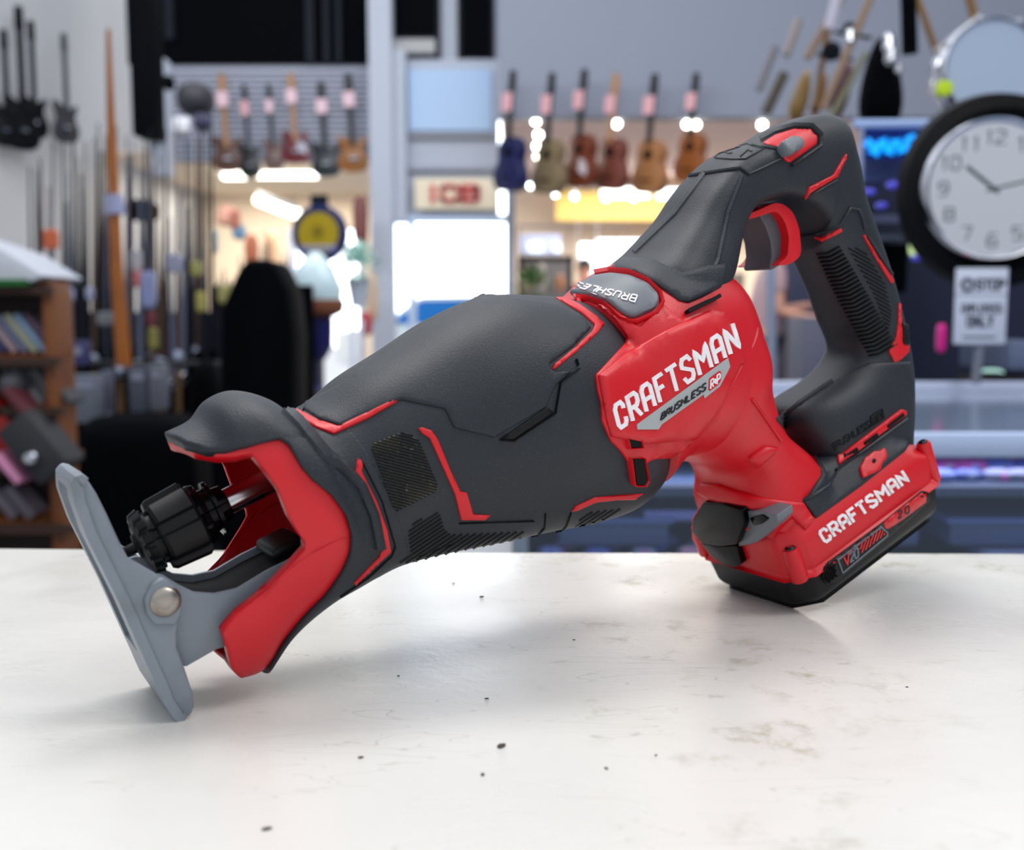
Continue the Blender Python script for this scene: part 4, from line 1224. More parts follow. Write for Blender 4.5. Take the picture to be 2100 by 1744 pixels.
tags = [(205,848,238,1040-160,4.0,(176,182,205),'white paper tag hanging low in front of the rod rack'), (289,556,317,632,4.1,(150,160,205),'long pale blue tag hanging among the rods'), (268,512,290,556,4.2,(190,186,192),'whitish tag hanging above the long pale blue one'),
        (340,520,372,560,4.3,(165,170,195),'slanted pale tag hanging above the black bags'), (446,586,474,622,4.25,(180,176,110),'oval yellow tag on the big black bag'), (402,598,420,640,4.2,(186,178,96),'narrow yellow tag left of the oval yellow one'),
        (304,672,322,716,4.2,(160,152,80),'small dull yellow tag hanging low among the rods'), (390,536,412,566,4.3,(176,170,100),'small olive yellow tag above the black bags'), (88,470,118,512,4.5,(232,120,80),'orange and yellow tag standing at the left wall'),
        (128,592,150,618,4.5,(172,184,228),'small bluish white tag by the wooden rack'), (175,590,190,614,4.5,(180,186,220),'tiny bluish white tag next to the orange pole'), (198,640,232,668,4.4,(128,134,142),'grey tag tied at the foot of the orange pole'),
        (272,556,292,590,4.15,(205,120,120),'small red tag left of the long pale blue one'), (300,640,318,670,4.1,(120,50,60),'dark red tag under the long pale blue one'), (430,470,446,520,5.0,(215,230,228),'pale bottle shaped tag at the doorway of the far room'), (470,430,492,470,6.0,(236,150,125),'pink round hanging in the doorway of the far room')]
for x0,y0,x1,y1,Y,rgb,lab in tags:
    t = blob('price_tag', x0,y0,x1,y1,Y,.008, dull('tag_colour_'+str(x0)+'_'+str(y0), rgb), lab, 'tag', 5)
blob('salmon_lamp_shade', 436,418,484,462,9.0,.1, dull('salmon_shade', (240,176,150)), 'salmon pink lamp shade in the doorway of the far room', 'lamp shade', 3, taper=.4)
blob('blue_helmet', 473,458,500,492,9.0,.06, dull('steel_blue', (120,160,190)), 'small steel blue helmet right of the salmon lamp shade', 'helmet', 2.4)
for (x0,y0,x1,y1,Y,rgb,n_,lab,cat) in ((500,480,524,560,9.5,(208,120,84),'terracotta_vase','terracotta vase standing in the far left room','vase'), (540,470,570,610,12.5,(232,190,158),'peach_curtain','narrow peach curtain beside the far bright window','curtain'), (735,640,760,690,9.8,(170,40,52),'red_basket','red basket on the floor beside the white column','basket'), (752,560,772,660,10.0,(200,176,150),'beige_coat','beige coat hanging against the white column','coat'), (722,400,752,500,10.0,(120,70,66),'brown_coat','brown coat hanging left of the white column','coat')):
    blob(n_, x0,y0,x1,y1,Y,.08, dull(n_+'_colour', rgb), lab, cat, 3.5)
# round hanging sign
t = empty('round_sign', at(656,480,6.2), 'round navy blue sign with a yellow disc hanging in the far doorway', 'sign')
t.rotation_euler = (0,0,R(-8))
MB().lathe((0,-.03,0),(0,1,0),[(0,.155),(.012,.163),(.05,.163),(.06,.155)],48).build('sign_rim', dull('navy_sign', (16,34,92), .4), t, 40)
MB().lathe((.0,-.04,.0),(0,1,0),[(0,.118),(.01,.12)],48).build('sign_disc', dull('mustard_sign_disc', (176,152,10), .5), t, 40)
MB().lathe((.0,-.046,.015),(0,1,0),[(0,.03),(.01,.03)],24).build('sign_hub', dull('olive_sign_hub', (132,112,8), .5), t, 40)
for k in range(5):
    m = MB(); c = Vector((-.085+k*.044, -.048, -.085)); m.tube([c+Vector((math.cos(q*PI/6)*.015,0,math.sin(q*PI/6)*.015)) for q in range(13)], .004, 6); m.build('sign_lettering', dull('pale_blue_letters', (150,160,230)), t, 40)
MB().box((-.05,-.01,.15),(.05,.01,.22)).build('sign_hanger', M_DK2, t, 30)
# gumball style stand: brown bowl over navy body on a pole
t = empty('flower_stand', at(652,800,6.0), 'navy pedestal stand with a brown bowl in front of the bright floor', 'plant stand')
zz = lambda y: (at(652,y,6.0)-t.location).z
MB().lathe((0,0,0),(0,0,1),[(0,.05),(.02,.012),(zz(745),.012),(zz(735),.05),(zz(710),.088),(zz(655),.092),(zz(650),.08)],24).build('stand_body', dull('navy_enamel', (10,14,92), .4), t, 40)
MB().lathe((0,0,zz(652)),(0,0,1),[(0,.09),(.03,.15),(.08,.16),(.10,.15)],24).build('stand_bowl', dull('brown_wicker', (112,62,36), .8), t, 40)
MB().lathe((0,0,zz(622)),(0,0,1),[(0,.14),(.08,.15),(.2,.10),(.28,.03)],20).build('stand_globe', dull('pale_aqua_glass', (196,220,226), .2), t, 40)
def plant(x, y, Y, n, r, rgb, label, pot):
    t = empty('potted_plant', at(x, y, Y), label, 'potted plant')
    m = MB()
    for _ in range(n):
        a = random.uniform(0, 2*PI); e = random.uniform(-.3, 1.3); L = r*random.uniform(.5, 1)
        d = Vector((math.cos(a)*math.cos(e), math.sin(a)*math.cos(e), math.sin(e))); s = d.cross(Vector((0,0,1)))
        s = s.normalized()*r*.12 if s.length > .01 else Vector((r*.12,0,0))
        p = Vector((0,0,r*.7)) + d*L
        m.add([p-s, p+d*r*.2, p+s, p-d*r*.2+Vector((0,0,.01))], [(0,1,2,3)])
    m.build('foliage', dull('foliage_'+str(x), rgb), t, False)
    MB().lathe((0,0,-r*.5),(0,0,1),[(0,r*.25),(r*.9,r*.4),(r*1.0,r*.36)],16).build('pot', pot, t, 40)
plant(735, 600, 8.0, 160, .22, (180,215,205), 'pale leafy plant by the far bright doorway', M_PALE)
plant(1090, 640, 11.0, 140, .28, (72,110,50), 'green leafy plant below the dark framed cabinet', M_WOOD)
for x, y0, y1, Y, rgb in ((722,650,900,9,(210,220,240)), (742,655,900,9,(200,205,220)), (612,675,900,6.3,(90,100,140))):
    thing_mesh('door_post' if x > 700 else 'metal_stand', MB().tube([at(x,y1,Y), at(x,y0,Y)], .02 if x > 700 else .04, 10), dull('post_'+str(x), rgb),
               {722:'thin white post at the left edge of the bright doorway floor', 742:'thin pale post beside the white column', 612:'short steel blue pole left of the navy pedestal stand'}[x], 'post')

# ---- media rack at far left
RK = empty('media_rack', (at(60,700,2.9).x, 2.9, 0), 'brown wooden media rack at the left edge full of slanted cases', 'rack')
def rbox(x0,y0,x1,y1,Y,d,name,m,**k):
    return rel(RK, wbox(x0,y0,x1,y1,Y,d)).build(name, m, RK, 30, **k)
sp = [at(x,y,2.75)-RK.location for x,y in ((70,575),(98,572),(106,600),(128,1140),(146,1700),(126,1700),(108,1140),(84,600))]
MB().prism(sp, Vector((0,.13,0))).build('side_panel', M_WOOD, RK, 30, bevel=.004)
rbox(-160,590,-140,1700,2.75,.13,'side_panel',M_WOOD)
for y in (588, 735, 838, 958, 1080):
    m = MB(); A = at(-150,y,2.75)-RK.location; B = at(100+(y-588)*.09,y,2.75)-RK.location
    m.add([A, B, B+Vector((0,.12,.03)), A+Vector((0,.12,.03)), A-Vector((0,0,.02)), B-Vector((0,0,.02)), B+Vector((0,.12,.01)), A+Vector((0,.12,.01))],
          [(0,1,2,3),(7,6,5,4),(0,4,5,1),(1,5,6,2),(2,6,7,3),(3,7,4,0)])
    m.build('shelf', M_WOOD, RK, 30)
    rbox(-150, y-2, 100+(y-588)*.09, y+16, 2.72, .03, 'shelf_lip', dull('dark_shelf_lip_'+str(y), (58,34,24)))
rbox(-150,560,104,1700,2.88,.02,'back_panel',dull('dark_back_panel', (40,22,16)))
random.seed(5)
case_cols = [(150,155,178),(60,64,110),(172,150,160),(110,120,150),(168,172,150),(130,160,190),(90,70,90),(170,176,190)]
def lean_case(x, y, L, w, Y, m, label, name='disc_case', group=None, d=.10):
    """a case leaning to the left: top at upper left, foot at (x,y)"""
    A = at(x, y, Y); dirv = Vector((-math.sin(R(38)), 0, math.cos(R(38)))); s = L/F*Y; wd = w/F*Y
    n = Vector((math.cos(R(38)), 0, math.sin(R(38))))
    o = MB().obox((0,0,0), dirv*s/2, Vector((0,d/2,0)), n*wd/2).build(name, m, None, 30, bevel=.0015)
    o.location = A + dirv*s/2 + Vector((0, d/2, 0))
    return tag(o, label, 'disc case', group)
for r_, (yy, xs_, L, w) in enumerate(((722,[-14,8,30,52,72,92,112],96,11), (828,[66,84,104,122,140],90,12), (1062,[30,64],80,22))):
    for j, x in enumerate(xs_):
        lab = {0: ('leftmost','second','third','fourth','fifth','sixth','rightmost')[j]+' of the bluish slanted cases on the upper shelf of the wooden rack' if r_ == 0 else '',
               1: (('leftmost','second','middle','fourth','rightmost')[j%5])+' of the grey slanted cases on the middle shelf of the wooden rack',
               2: ('left','right')[j%2]+' one of the two thick pale cases on the lowest shelf of the wooden rack'}[r_]
        rgb = case_cols[j % 8] if r_ == 0 else ((96,98,104),(130,132,138),(90,92,98),(120,122,126),(66,68,72))[j%5] if r_ == 1 else (122,116,128)
        lean_case(x, yy, L, w, 2.78-.0*j, dull('case_%d_%d' % (r_, j), rgb), lab, group='cases on the wooden rack')
t = empty('black_camera', at(120,955,2.7), 'black camcorder lying on the wooden rack shelf', 'camera')
lean = Matrix.Rotation(R(-38), 4, 'Y')
m = MB().box((-.05,-.06,-.02),(.05,.06,.15)); m.v = [lean @ v for v in m.v]; m.build('camera_body', dull('charcoal_plastic', (44,44,48)), t, 40, bevel=.012)
MB().lathe((-.035,-.06,.03),(0,-1,0),[(0,.018),(.02,.018),(.03,.012)],20).build('camera_lens', M_CHR, t, 40)
lean_case(30, 925, 110, 60, 2.72, dull('deep_red_case', (150,14,16)), 'bright red box leaning on the wooden rack shelf', name='red_box')
lean_case(38, 990, 75, 16, 2.66, dull('pink_white_case', (226,150,190)), 'pink and white case leaning against the red box', name='pink_case')
lean_case(78, 885, 110, 13, 2.66, dull('maroon_case', (92,36,48)), 'maroon slanted case leaning above the camcorder', name='maroon_case')
blob('grey_gadget', -10,770,34,815,2.7,.05, dull('dark_grey_plastic', (70,70,78)), 'dark grey gadget on the middle shelf left of the slanted cases', 'gadget', 3)
# book on top
t = empty('white_book', at(0,578,2.7), 'white open book with a green cover lying on top of the wooden rack', 'book')
b0 = [at(x,y,2.7)-t.location for x,y in ((-120,470),(4,512),(90,566),(60,578),(-120,572))]
MB().prism(b0, Vector((0,.25,0))).build('book_pages', dull('white_paper', (210,216,226)), t, 30, bevel=.003)
rel(t, wbox(-120,573,54,586,2.69,.26)).build('book_cover', dull('green_cover', (10,96,30)), t, 30)

# ---- right: things in front of the far room
fr_ = empty('framed_cabinet', at(1118,650,11.8), 'dark framed glass cabinet in the far room just above the saw cap', 'cabinet')
for q in ((1062,525,1174,534),(1062,525,1072,690),(1166,525,1176,690)): rel(fr_, wbox(*q,11.8,.08)).build('cabinet_frame', M_DK2, fr_, 30)
rel(fr_, wbox(1066,528,1172,690,11.95,.05)).build('cabinet_back', dull('grey_cabinet_back', (170,168,172)), fr_, 30)
for (x0,y0,x1,y1,rgb,lab) in ((1070,545,1092,600,(190,150,120),'tan vase inside the dark framed cabinet'), (1100,540,1122,600,(214,204,196),'white tall vase in the middle of the dark framed cabinet'), (1138,562,1160,600,(205,140,100),'orange pot inside the dark framed cabinet')):
    blob('cabinet_vase', x0,y0,x1,y1,11.7,.06, dull('vase_'+str(x0), rgb), lab, 'vase', 2.6, taper=.3)
for i, (x, y0, y1, wd) in enumerate(((1062,462,640,3),(1164,462,640,4),(1186,472,640,3),(1214,472,640,3),(1262,470,600,2))):
    thing_mesh('rack_upright', wbox(x,y0,x+wd,y1,12.6,.03), dull('rack_steel', (120,112,118)) if i == 0 else bpy.data.materials['rack_steel'], 'thin grey upright of the wire rack in the far room', 'rack upright', 'wire rack uprights')
thing_mesh('rack_rail', wbox(1062,462,1290,466,12.6,.03), bpy.data.materials['rack_steel'], 'thin grey top rail of the wire rack in the far room', 'rail')
thing_mesh('lit_window_display', wbox(1066,480,1150,522,13.5,.03), dull('lilac_panel', (190,200,236)), 'pale lilac poster panel in the far room', 'panel')
for x0,y0,x1,y1 in ((1084,497,1112,516),(1136,500,1150,516)):
    thing_mesh('lit_screen', wbox(x0,y0,x1,y1,13.4,.03), emis('lit_screen_%d' % x0, (.8,.95,1), 2.2), 'wide lit white screen on the lilac panel' if x0 < 1100 else 'narrow lit white screen right of the wide one', 'screen')

# ---- glass display case
GC = empty('display_case', (1.2, 1.7, 0), 'aluminium framed glass display case behind the white counter', 'display case')
def gbox(lo, hi, name, m, **k):
    mbx = MB().box(lo, hi); return rel(GC, mbx).build(name, m, GC, 30, **k)
X0, X1, Y0, Y1 = .02, 3.2, 1.30, 2.12
M_CASE = dull('slate_blue_panel', (132,148,164), .5); M_CGL = mat('display_glass', srgb(176,196,222), .04, trans=.0, alpha=.07, spec=.3)
M_SH = dull('blue_tray_edge', (100,124,196), .3)
gbox((X0,Y0,TZ-.02),(X1,Y1,TZ-.012),'glass_top', mat('case_top_glass', srgb(120,134,158), .12, spec=.9))
gbox((X0,Y0-.012,TZ-.034),(X1,Y0+.006,TZ-.004),'top_rail', mat('pale_blue_rail', srgb(184,205,240), .3), bevel=.003)
gbox((X0,Y1,TZ-.034),(X1,Y1+.03,TZ+.008),'top_rail', M_ALU, bevel=.003)
gbox((X0,Y0+.45,.1),(X1,Y0+.47,TZ-.03),'back_panel', M_CASE)
gbox((X0-.02,Y0,0),(X0,Y1,TZ-.02),'side_panel', M_CASE)
gbox((X0,Y0,0),(X1,Y1,.1),'plinth', M_DK2)
def zc(y, Y): return at(1800, y, Y).z
s1, s2, s3 = zc(985,1.42), zc(1052,1.42), zc(1112,1.40)
gbox((X0,Y0+.06,s1-.012),(X1,Y0+.44,s1),'glass_shelf', dull('navy_shelf_board', (88,108,146), .5))
for i, (xa, xb) in enumerate(((.06,.20),(.26,.40),(.56,.78),(.44,.52))):
    zb = s2
    fo = gbox((xa,Y0+.05,zb-.03),(xb,Y0+.30,zb),'display_tray', dull('tray_blue_%d'%i, (74,92,140), .4), bevel=.003)
    for q in (((xa,Y0+.045,zb),(xb,Y0+.052,zb+.006)), ((xa,Y0+.30,zb),(xb,Y0+.307,zb+.006)), ((xa-.006,Y0+.045,zb),(xa,Y0+.307,zb+.006)), ((xb,Y0+.045,zb),(xb+.006,Y0+.307,zb+.006))):
        mbx = rel(GC, MB().box(*q)); mbx.build('tray_rim', M_SH, fo, 30)
gbox((X0,Y0+.02,s3-.05),(X1,Y0+.44,s3-.04),'glass_shelf', dull('dark_teal_shelf', (74,96,118), .35))
gbox((.60,Y0+.02,s3-.012),(1.2,Y0+.30,s3),'display_tray', dull('lilac_tray', (120,134,190), .4), bevel=.003)
gbox((X0,Y0+.02,s3-.04),(.30,Y0+.26,s3-.012),'display_tray', dull('navy_tray', (16,20,60), .4), bevel=.003)
gbox((.66,Y0+.42,zc(1030,1.75)),(.68,Y0+.44,TZ-.03),'divider', M_SH)
gbox((X0,Y0-.004,.1),(X1,Y0,TZ-.034),'front_glass', M_CGL)
random.seed(3)
tr_cols = [(120,140,230),(205,70,190),(90,110,215),(150,150,190),(70,90,180),(226,90,200),(130,150,200)]
tmats = [mat('trinket_%d' % i, srgb(*c), .2, spec=.8) for i, c in enumerate(tr_cols)]
cn = ('pale blue','magenta','blue','silver lilac','deep blue','pink','grey blue')
def trinket(x, Y, z, s, k, lab, grp):
    t = empty('beaded_bracelet', (x, Y, z), lab, 'bracelet', grp)
    m = MB(); m.tube([Vector((math.cos(q*PI/8)*s, math.sin(q*PI/8)*s*.8, .007)) for q in range(17)], .007, 6, cap=False); m.build('bead_band', tmats[k], t, 40)
    m = MB(); m.lathe((0,-s*.8,0),(0,0,1),[(0,.004),(.004,.008),(.010,.007),(.013,.002)],10); m.build('charm', tmats[(k+2) % 7], t, 40)
i = 0
for row, Yr in ((0,1.42),(1,1.52),(2,1.60)):
    for j in range(11):
        x = .50 + j*.036 + row*.014 + random.uniform(-.006,.006); k = random.randrange(7); i += 1
        trinket(x, Yr, s1, random.uniform(.013,.021), k, '%s beaded bracelet among the jewellery on the upper shelf of the display case' % cn[k], cn[k]+' bracelets in the display case')
for j in range(12):
    k = (0,3,6,2)[j % 4]
    trinket(.05+j*.020, 1.36+.04*(j % 3), s3-.012, .011, k, '%s ring set on the navy tray under the saw barrel' % cn[k], cn[k]+' rings on the navy tray')
o = thing_mesh('price_card', MB().box((.17,1.36,zc(1068,1.36)),(.245,1.363,zc(1048,1.36))), dull('bluish_card', (140,152,235), .5), 'bluish card with pink border propped in the case between barrel and battery', 'card', bevel=.0004)
o = thing_mesh('price_card', MB().box((.215,1.335,zc(1140,1.335)),(.30,1.338,zc(1124,1.335))), dull('pinkish_card', (190,150,200), .5), 'pinkish lilac card just above the counter edge left of the battery', 'card', bevel=.0004)
# STOP sign on the case
sgn = empty('staff_sign', at(2012,795,2.05), 'white staff only sign reading STOP on a post at the right', 'sign')
sgn.location.z = TZ+.006; YS = 2.05
rel(sgn, wbox(1956,550,2069,706,YS,.006)).build('sign_board', dull('white_sign_board', (196,204,222), .4), sgn, 30, bevel=.001)
rel(sgn, MB().tube([at(2010,700,YS+.012), Vector((at(2010,700,YS).x, YS+.012, TZ+.008))], .009, 12)).build('sign_post', dull('grey_sign_post', (110,116,130)), sgn, 40)
MI = dull('sign_ink', (62,70,86))
def ft(txt, x0, y0, x1, y1, w, **k): flat_text(text_strokes(txt,(x0,y0),(x0,y1),(x1,y0),(x1,y1),.35,**k), YS-.0005, w, .0008, sgn.location).build('sign_lettering', MI, sgn, 30)
ft('STOP', 2003,574,2060,593,4.5); ft('EMPLOYEES', 1973,625,2054,641,2.6); ft('ONLY', 1984,650,2037,669,4.5)
mb = MB(); mb.tube([at(1984+math.cos(q*PI/10)*11, 584+math.sin(q*PI/10)*11, YS-.001) - sgn.location for q in range(21)], .0035, 6, cap=False); mb.build('sign_symbol', MI, sgn, 40)
rel(sgn, wbox(1974,690,2042,694,YS-.001,.002)).build('sign_rule', MI, sgn, 30)
rel(sgn, wbox(1960,603,2065,605,YS-.001,.002)).build('sign_rule', dull('pale_rule', (150,158,176)), sgn, 30)
blob('pink_marker', 1924,664,1944,724,2.2,.01, dull('hot_pink', (235,30,150), .4), 'hot pink marker standing left of the staff only sign', 'marker', 4)
# stuff behind the case
for (x0,y0,x1,y1,Y,rgb,lab,n_) in ((1856,706,1902,790,2.9,(128,136,152),'grey carton behind the display case, left of two','grey_carton'), (1908,704,1950,790,2.9,(118,126,142),'grey carton behind the display case, right of two','grey_carton'),
        (1840,560,1952,700,3.1,(64,70,84),'dark grey shelf unit behind the saw grip','shelf_unit'), (1838,690,1960,800,3.2,(12,13,18),'black stand under the grey cartons','black_stand'),
        (2072,560,2160,640,2.8,(110,130,134),'pale teal box at the right edge beside the staff sign','teal_box'), (2068,700,2180,760,2.2,(96,110,140),'slate blue folded cloth on the case at the right edge','folded_cloth'), (2060,776,2160,790,2.17,(6,6,10),'thin black tray under the folded cloth at the right edge','black_tray')):
    thing_mesh(n_, wbox(x0,y0,x1,y1,Y,.25 if 'shelf' not in n_ else .1), dull(n_+str(x0), rgb), lab, n_.split('_')[-1], bevel=.006)
blob('lime_bottle', 1876,478,1912,528,2.6,.03, emis('lime_glow', (.75,1,.45), .9), 'glowing lime green bottle behind the saw grip', 'lamp', 2.6)  # a bottle, no lamp; its glow is put in as emission
blob('aqua_lamp', 2022,758,2068,786,2.55,.03, emis('aqua_glow', (.55,.95,.85), .9), 'glowing aqua lamp resting behind the staff only sign post', 'lamp', 3)
blob('aqua_lamp', 2062,520,2110,600,2.75,.03, emis('aqua_glow2', (.6,.95,.9), .8), 'pale aqua lit tube above the staff only sign at the right edge', 'lamp', 3)
thing_mesh('aluminium_pole', MB().tube([at(1582,1000,4.4), at(1580,520,4.4)], .022, 12), M_ALU, 'grey aluminium pole seen through the saw handle', 'pole')
thing_mesh('beige_partition', wbox(1492,560,1528,820,8.8,.1), dull('beige_partition', (150,134,118)), 'narrow beige partition seen through the saw handle', 'partition')
thing_mesh('grey_cabinet', wbox(1640,650,1720,900,7.0,.4), dull('lilac_grey', (84,86,104)), 'low lilac grey cabinet seen through the saw handle', 'cabinet', bevel=.01)
thing_mesh('dark_display_rack', wbox(1590,470,1720,700,9.2,.3), dull('slate_navy', (44,50,78)), 'dark slate rack behind the person seen through the handle', 'rack', bevel=.01)
thing_mesh('brown_storage_box', wbox(1560,665,1660,900,8.5,.3), dull('taupe', (72,64,74)), 'taupe box behind the legs of the person seen through the handle', 'box', bevel=.01)

# ---- tower display with neon
TW = empty('display_tower', at(1850,790,2.45), 'aluminium framed display tower with dark blue interior behind the saw grip', 'display tower')
def tb_(x0,y0,x1,y1,Y,d,n_,m,**k): return rel(TW, wbox(x0,y0,x1,y1,Y,d)).build(n_, m, TW, 30, **k)
M_FR = mat('pale_blue_aluminium', srgb(160,186,235), .3, metal=.2)
tb_(1752,246,1772,790,2.4,.02,'frame_post',M_FR,bevel=.003); tb_(2150,246,2170,790,2.4,.02,'frame_post',M_FR)
tb_(1752,244,2170,262,2.4,.02,'frame_rail',M_FR,bevel=.003)
tb_(1760,262,2165,790,2.70,.02,'back_panel',dull('deep_navy_panel',(14,24,58)))
tb_(1772,330,1900,372,2.5,.08,'shelf',dull('slate_shelf',(66,80,132))); tb_(1772,440,1870,458,2.48,.1,'shelf',dull('grey_shelf',(84,92,120)))
tb_(1772,482,1850,492,2.45,.14,'shelf',dull('grey_shelf2',(88,98,112)))
tb_(1806,500,1862,600,2.5,.1,'speaker_box',M_DARK)
ns = empty('neon_sign', at(1830,300,2.42), 'bright blue neon squiggle glowing in the display tower', 'neon sign')
neon = [(1776,300),(1782,288),(1792,298),(1786,312),(1796,318),(1806,290),(1812,284),(1818,312),(1826,316),(1832,288),(1842,286),(1846,314),(1856,310),(1862,284),(1872,280),(1884,288),(1876,300),(1864,300)]
MB().tube([at(x,y,2.42)-ns.location for x,y in neon], .0065, 8).build('neon_tube', emis('blue_neon', (.0,.32,1.0), 1.6), ns, 60)
rel(ns, wbox(1772,262,1892,326,2.44,.01)).build('neon_backing', dull('blue_backing',(10,44,120)), ns, 30)
for x,y,w_,h_,lab in ((1838,378,30,14,'blue violet LED lit gadget on the tower shelf beside the clock'), (1786,392,26,12,'dim violet gadget on the tower shelf left of the brighter one'), (1812,420,22,12,'small violet gadget on the lower tower shelf'), (1886,528,24,12,'violet lit gadget under the tower shelves by the lime bottle')):
    blob('violet_gadget', x-w_/2,y-h_/2,x+w_/2,y+h_/2,2.38,.015, mat('violet_%d'%x, srgb(86,84,210), .3, emit=(.1,.1,.8), estr=.35), lab, 'gadget', 2.6)  # weak emission stands in for blue LED light falling on them
# ---- clock in front of a black drum
DK = empty('bass_drum', at(2046,392,2.14), 'big black round drum standing behind the wall clock', 'drum')
MB().lathe((0,-.02,0),(0,1,0),[(0,.165),(.01,.186),(.04,.192),(.045,.17)],64).build('drum_shell', M_BLKG, DK, 40)
MB().lathe((0,-.030,0),(0,1,0),[(0,.155),(.014,.158)],48).build('drum_head', M_DARK, DK, 40)
CK = empty('wall_clock', at(2037,388,2.1), 'round white wall clock with silver rim showing ten past ten', 'clock')
rr = 131/F*2.1
MB().lathe((0,-.004,0),(0,1,0),[(0,rr*1.0),(-.010,rr*1.03),(-.012,rr*1.07),(0,rr*1.11),(.03,rr*1.11),(.035,rr*1.0)],96).build('clock_rim', M_CHR, CK, 50)
MB().lathe((0,-.003,0),(0,1,0),[(0,rr*1.01),(.02,rr*1.01)],96).build('clock_face', dull('clock_face_paint', (198,230,252), .5), CK, 40)
M_CI = dull('clock_ink', (96,116,122))
for hnum in range(1, 13):
    a = R(90 - 30*hnum); s = str(hnum); cx, cy = math.cos(a)*rr*.78, math.sin(a)*rr*.78
    w_, h_ = .0085*len(s), .0125
    lines = text_strokes(s, (cx-w_, cy+h_), (cx-w_, cy-h_), (cx+w_, cy+h_), (cx+w_, cy-h_), .5, {'1': .5})
    m = MB()
    for ln in lines:
        for p, q in zip(ln, ln[1:]):
            A = Vector((p[0], -.0045, p[1])); B = Vector((q[0], -.0045, q[1])); t_ = B-A; k = .0016
            m.obox((A+B)/2, t_/2+t_.normalized()*k*.8, Vector((0,1,0)).cross(t_.normalized())*k, Vector((0,.0008,0)))
    m.build('clock_numeral', M_CI, CK, 30)
M_HD = dull('clock_hand_ink', (58,72,74))
for nme, (dx, dz), w_ in (('hour_hand', (-57, 44), .0028), ('minute_hand', (92, 22), .0024)):
    e = Vector((dx, 0, dz))/F*2.1; n_ = Vector((0,1,0)).cross(e.normalized())
    MB().obox(Vector((0,-.0065,0))+e*.42, e*.58, n_*w_, Vector((0,.0006,0))).build(nme, M_HD, CK, 30)
MB().lathe((0,-.009,0),(0,1,0),[(0,.004),(.006,.005)],20).build('hand_hub', M_HD, CK, 40)
# snare drum above
SD = empty('snare_drum', at(2036,142,2.6), 'white headed snare drum with chrome hoop hanging above the clock', 'drum')
q = 94/F*2.6
MB().lathe((0,0,0),(0,1,0),[(0,q*.98),(-.01,q*1.0),(-.014,q*1.06),(0,q*1.1),(.02,q*1.1),(.022,q*1.04),(.05,q*1.04),(.052,q*1.1),(.062,q*1.1)],64).build('drum_hoop', M_CHR, SD, 50)
MB().lathe((0,-.004,0),(0,1,0),[(0,q*1.0),(.01,q*1.0)],64).build('drum_head', dull('frosted_drum_head', (176,194,218), .5), SD, 40)
for k in range(8):
    a = 2*PI*k/8+.3; c = Vector((math.cos(a)*q*1.14, .06, math.sin(a)*q*1.14))
    MB().tube([c-Vector((0,.06,0)), c-Vector((0,.0,0))], .006, 8).build('tension_rod', M_CHR, SD, 40)
blob('yellow_sticker', 1921,164,1956,196,2.56,.004, dull('lime_yellow', (205,235,20), .5), 'bright lime yellow sticker on the snare drum edge', 'sticker', 3)
# stands, poles, bag, guitars around the drum
def pole(a, b, Y, r, m, label, n_='wooden_pole', cat='pole'):
    return thing_mesh(n_, MB().tube([at(*a, Y), at(*b, Y)], r, 10), m, label, cat)
M_PINE = dull('pale_pine', (170,140,116), .6); M_OAK = dull('honey_wood', (150,112,70), .6)
pole((1800,-40),(1688,225),3.2,.011,M_PINE,'long pale wooden pole leaning left of the black gig bag')
pole((1872,-30),(1922,112),3.2,.010,M_OAK,'honey wooden pole rising just left of the snare drum'); pole((1982,-30),(2002,50),3.2,.013,M_OAK,'honey wooden pole rising above the snare drum')
pole((1740,-30),(1655,120),3.4,.012,M_PINE,'short pale pole behind the white banded one')
pole((1722,-30),(1700,60),3.3,.016,dull('white_band', (226,222,240)),'white banded tube hanging at the top right')
pole((1700,50),(1670,220),3.5,.010,M_OAK,'thin brown pole over the golden guitar'); pole((1638,40),(1612,115),5.5,.022,dull('grey_brown_head', (132,122,120)),'blurred grey brown guitar head over the soffit',n_='guitar_neck',cat='guitar neck')
pole((1590,95),(1555,185),5.5,.020,dull('grey_head', (108,106,112)),'blurred grey guitar head left of the stands',n_='guitar_neck',cat='guitar neck'); pole((1608,150),(1570,232),5.2,.026,dull('dark_olive_head', (70,62,50)),'dark olive guitar neck right beside the saw crown',n_='guitar_neck',cat='guitar neck')
blob('gig_bag', 1770,60,1885,260,3.0,.08, M_DARK, 'black gig bag hanging above the display tower', 'bag', 2.4, taper=.55)
pole((1862,-40),(1866,110),3.0,.022,M_DARK,'black strap end of the gig bag at the top edge',n_='bag_strap',cat='strap')
for x0,y0,x1,y1,rgb,lab in ((1628,135,1672,245,(150,116,58),'golden brown guitar body leaning behind the saw crown'), (1676,140,1702,235,(134,86,34),'amber guitar body between the golden and wine red ones'), (1716,118,1756,240,(84,22,44),'wine red guitar body leaning beside the gig bag')):
    o = blob('leaning_guitar', x0,y0,x1,y1,3.6,.05, dcol('leaning_%d'%x0, rgb), lab, 'guitar', 2.5, taper=.4); o.rotation_euler = (0, R(14), 0)
pole((1700,250),(1775,110),3.55,.010,dull('pale_olive', (150,150,120)),'pale olive stick crossing the wine red guitar')
for (x,y,r_,lab) in ((1705,105,.03,'dark tripod clamp in the middle of the stands'), (1742,60,.022,'small dark wing clamp near the top of the stands')):
    thing_mesh('stand_clamp', MB().lathe(at(x,y,3.4),(.3,1,.2),[(0,r_*.5),(.01,r_),(.03,r_),(.04,r_*.4)],12).tube([at(x-30,y+6,3.4),at(x+45,y+18,3.4)],.006,6), M_DK2, lab, 'clamp')
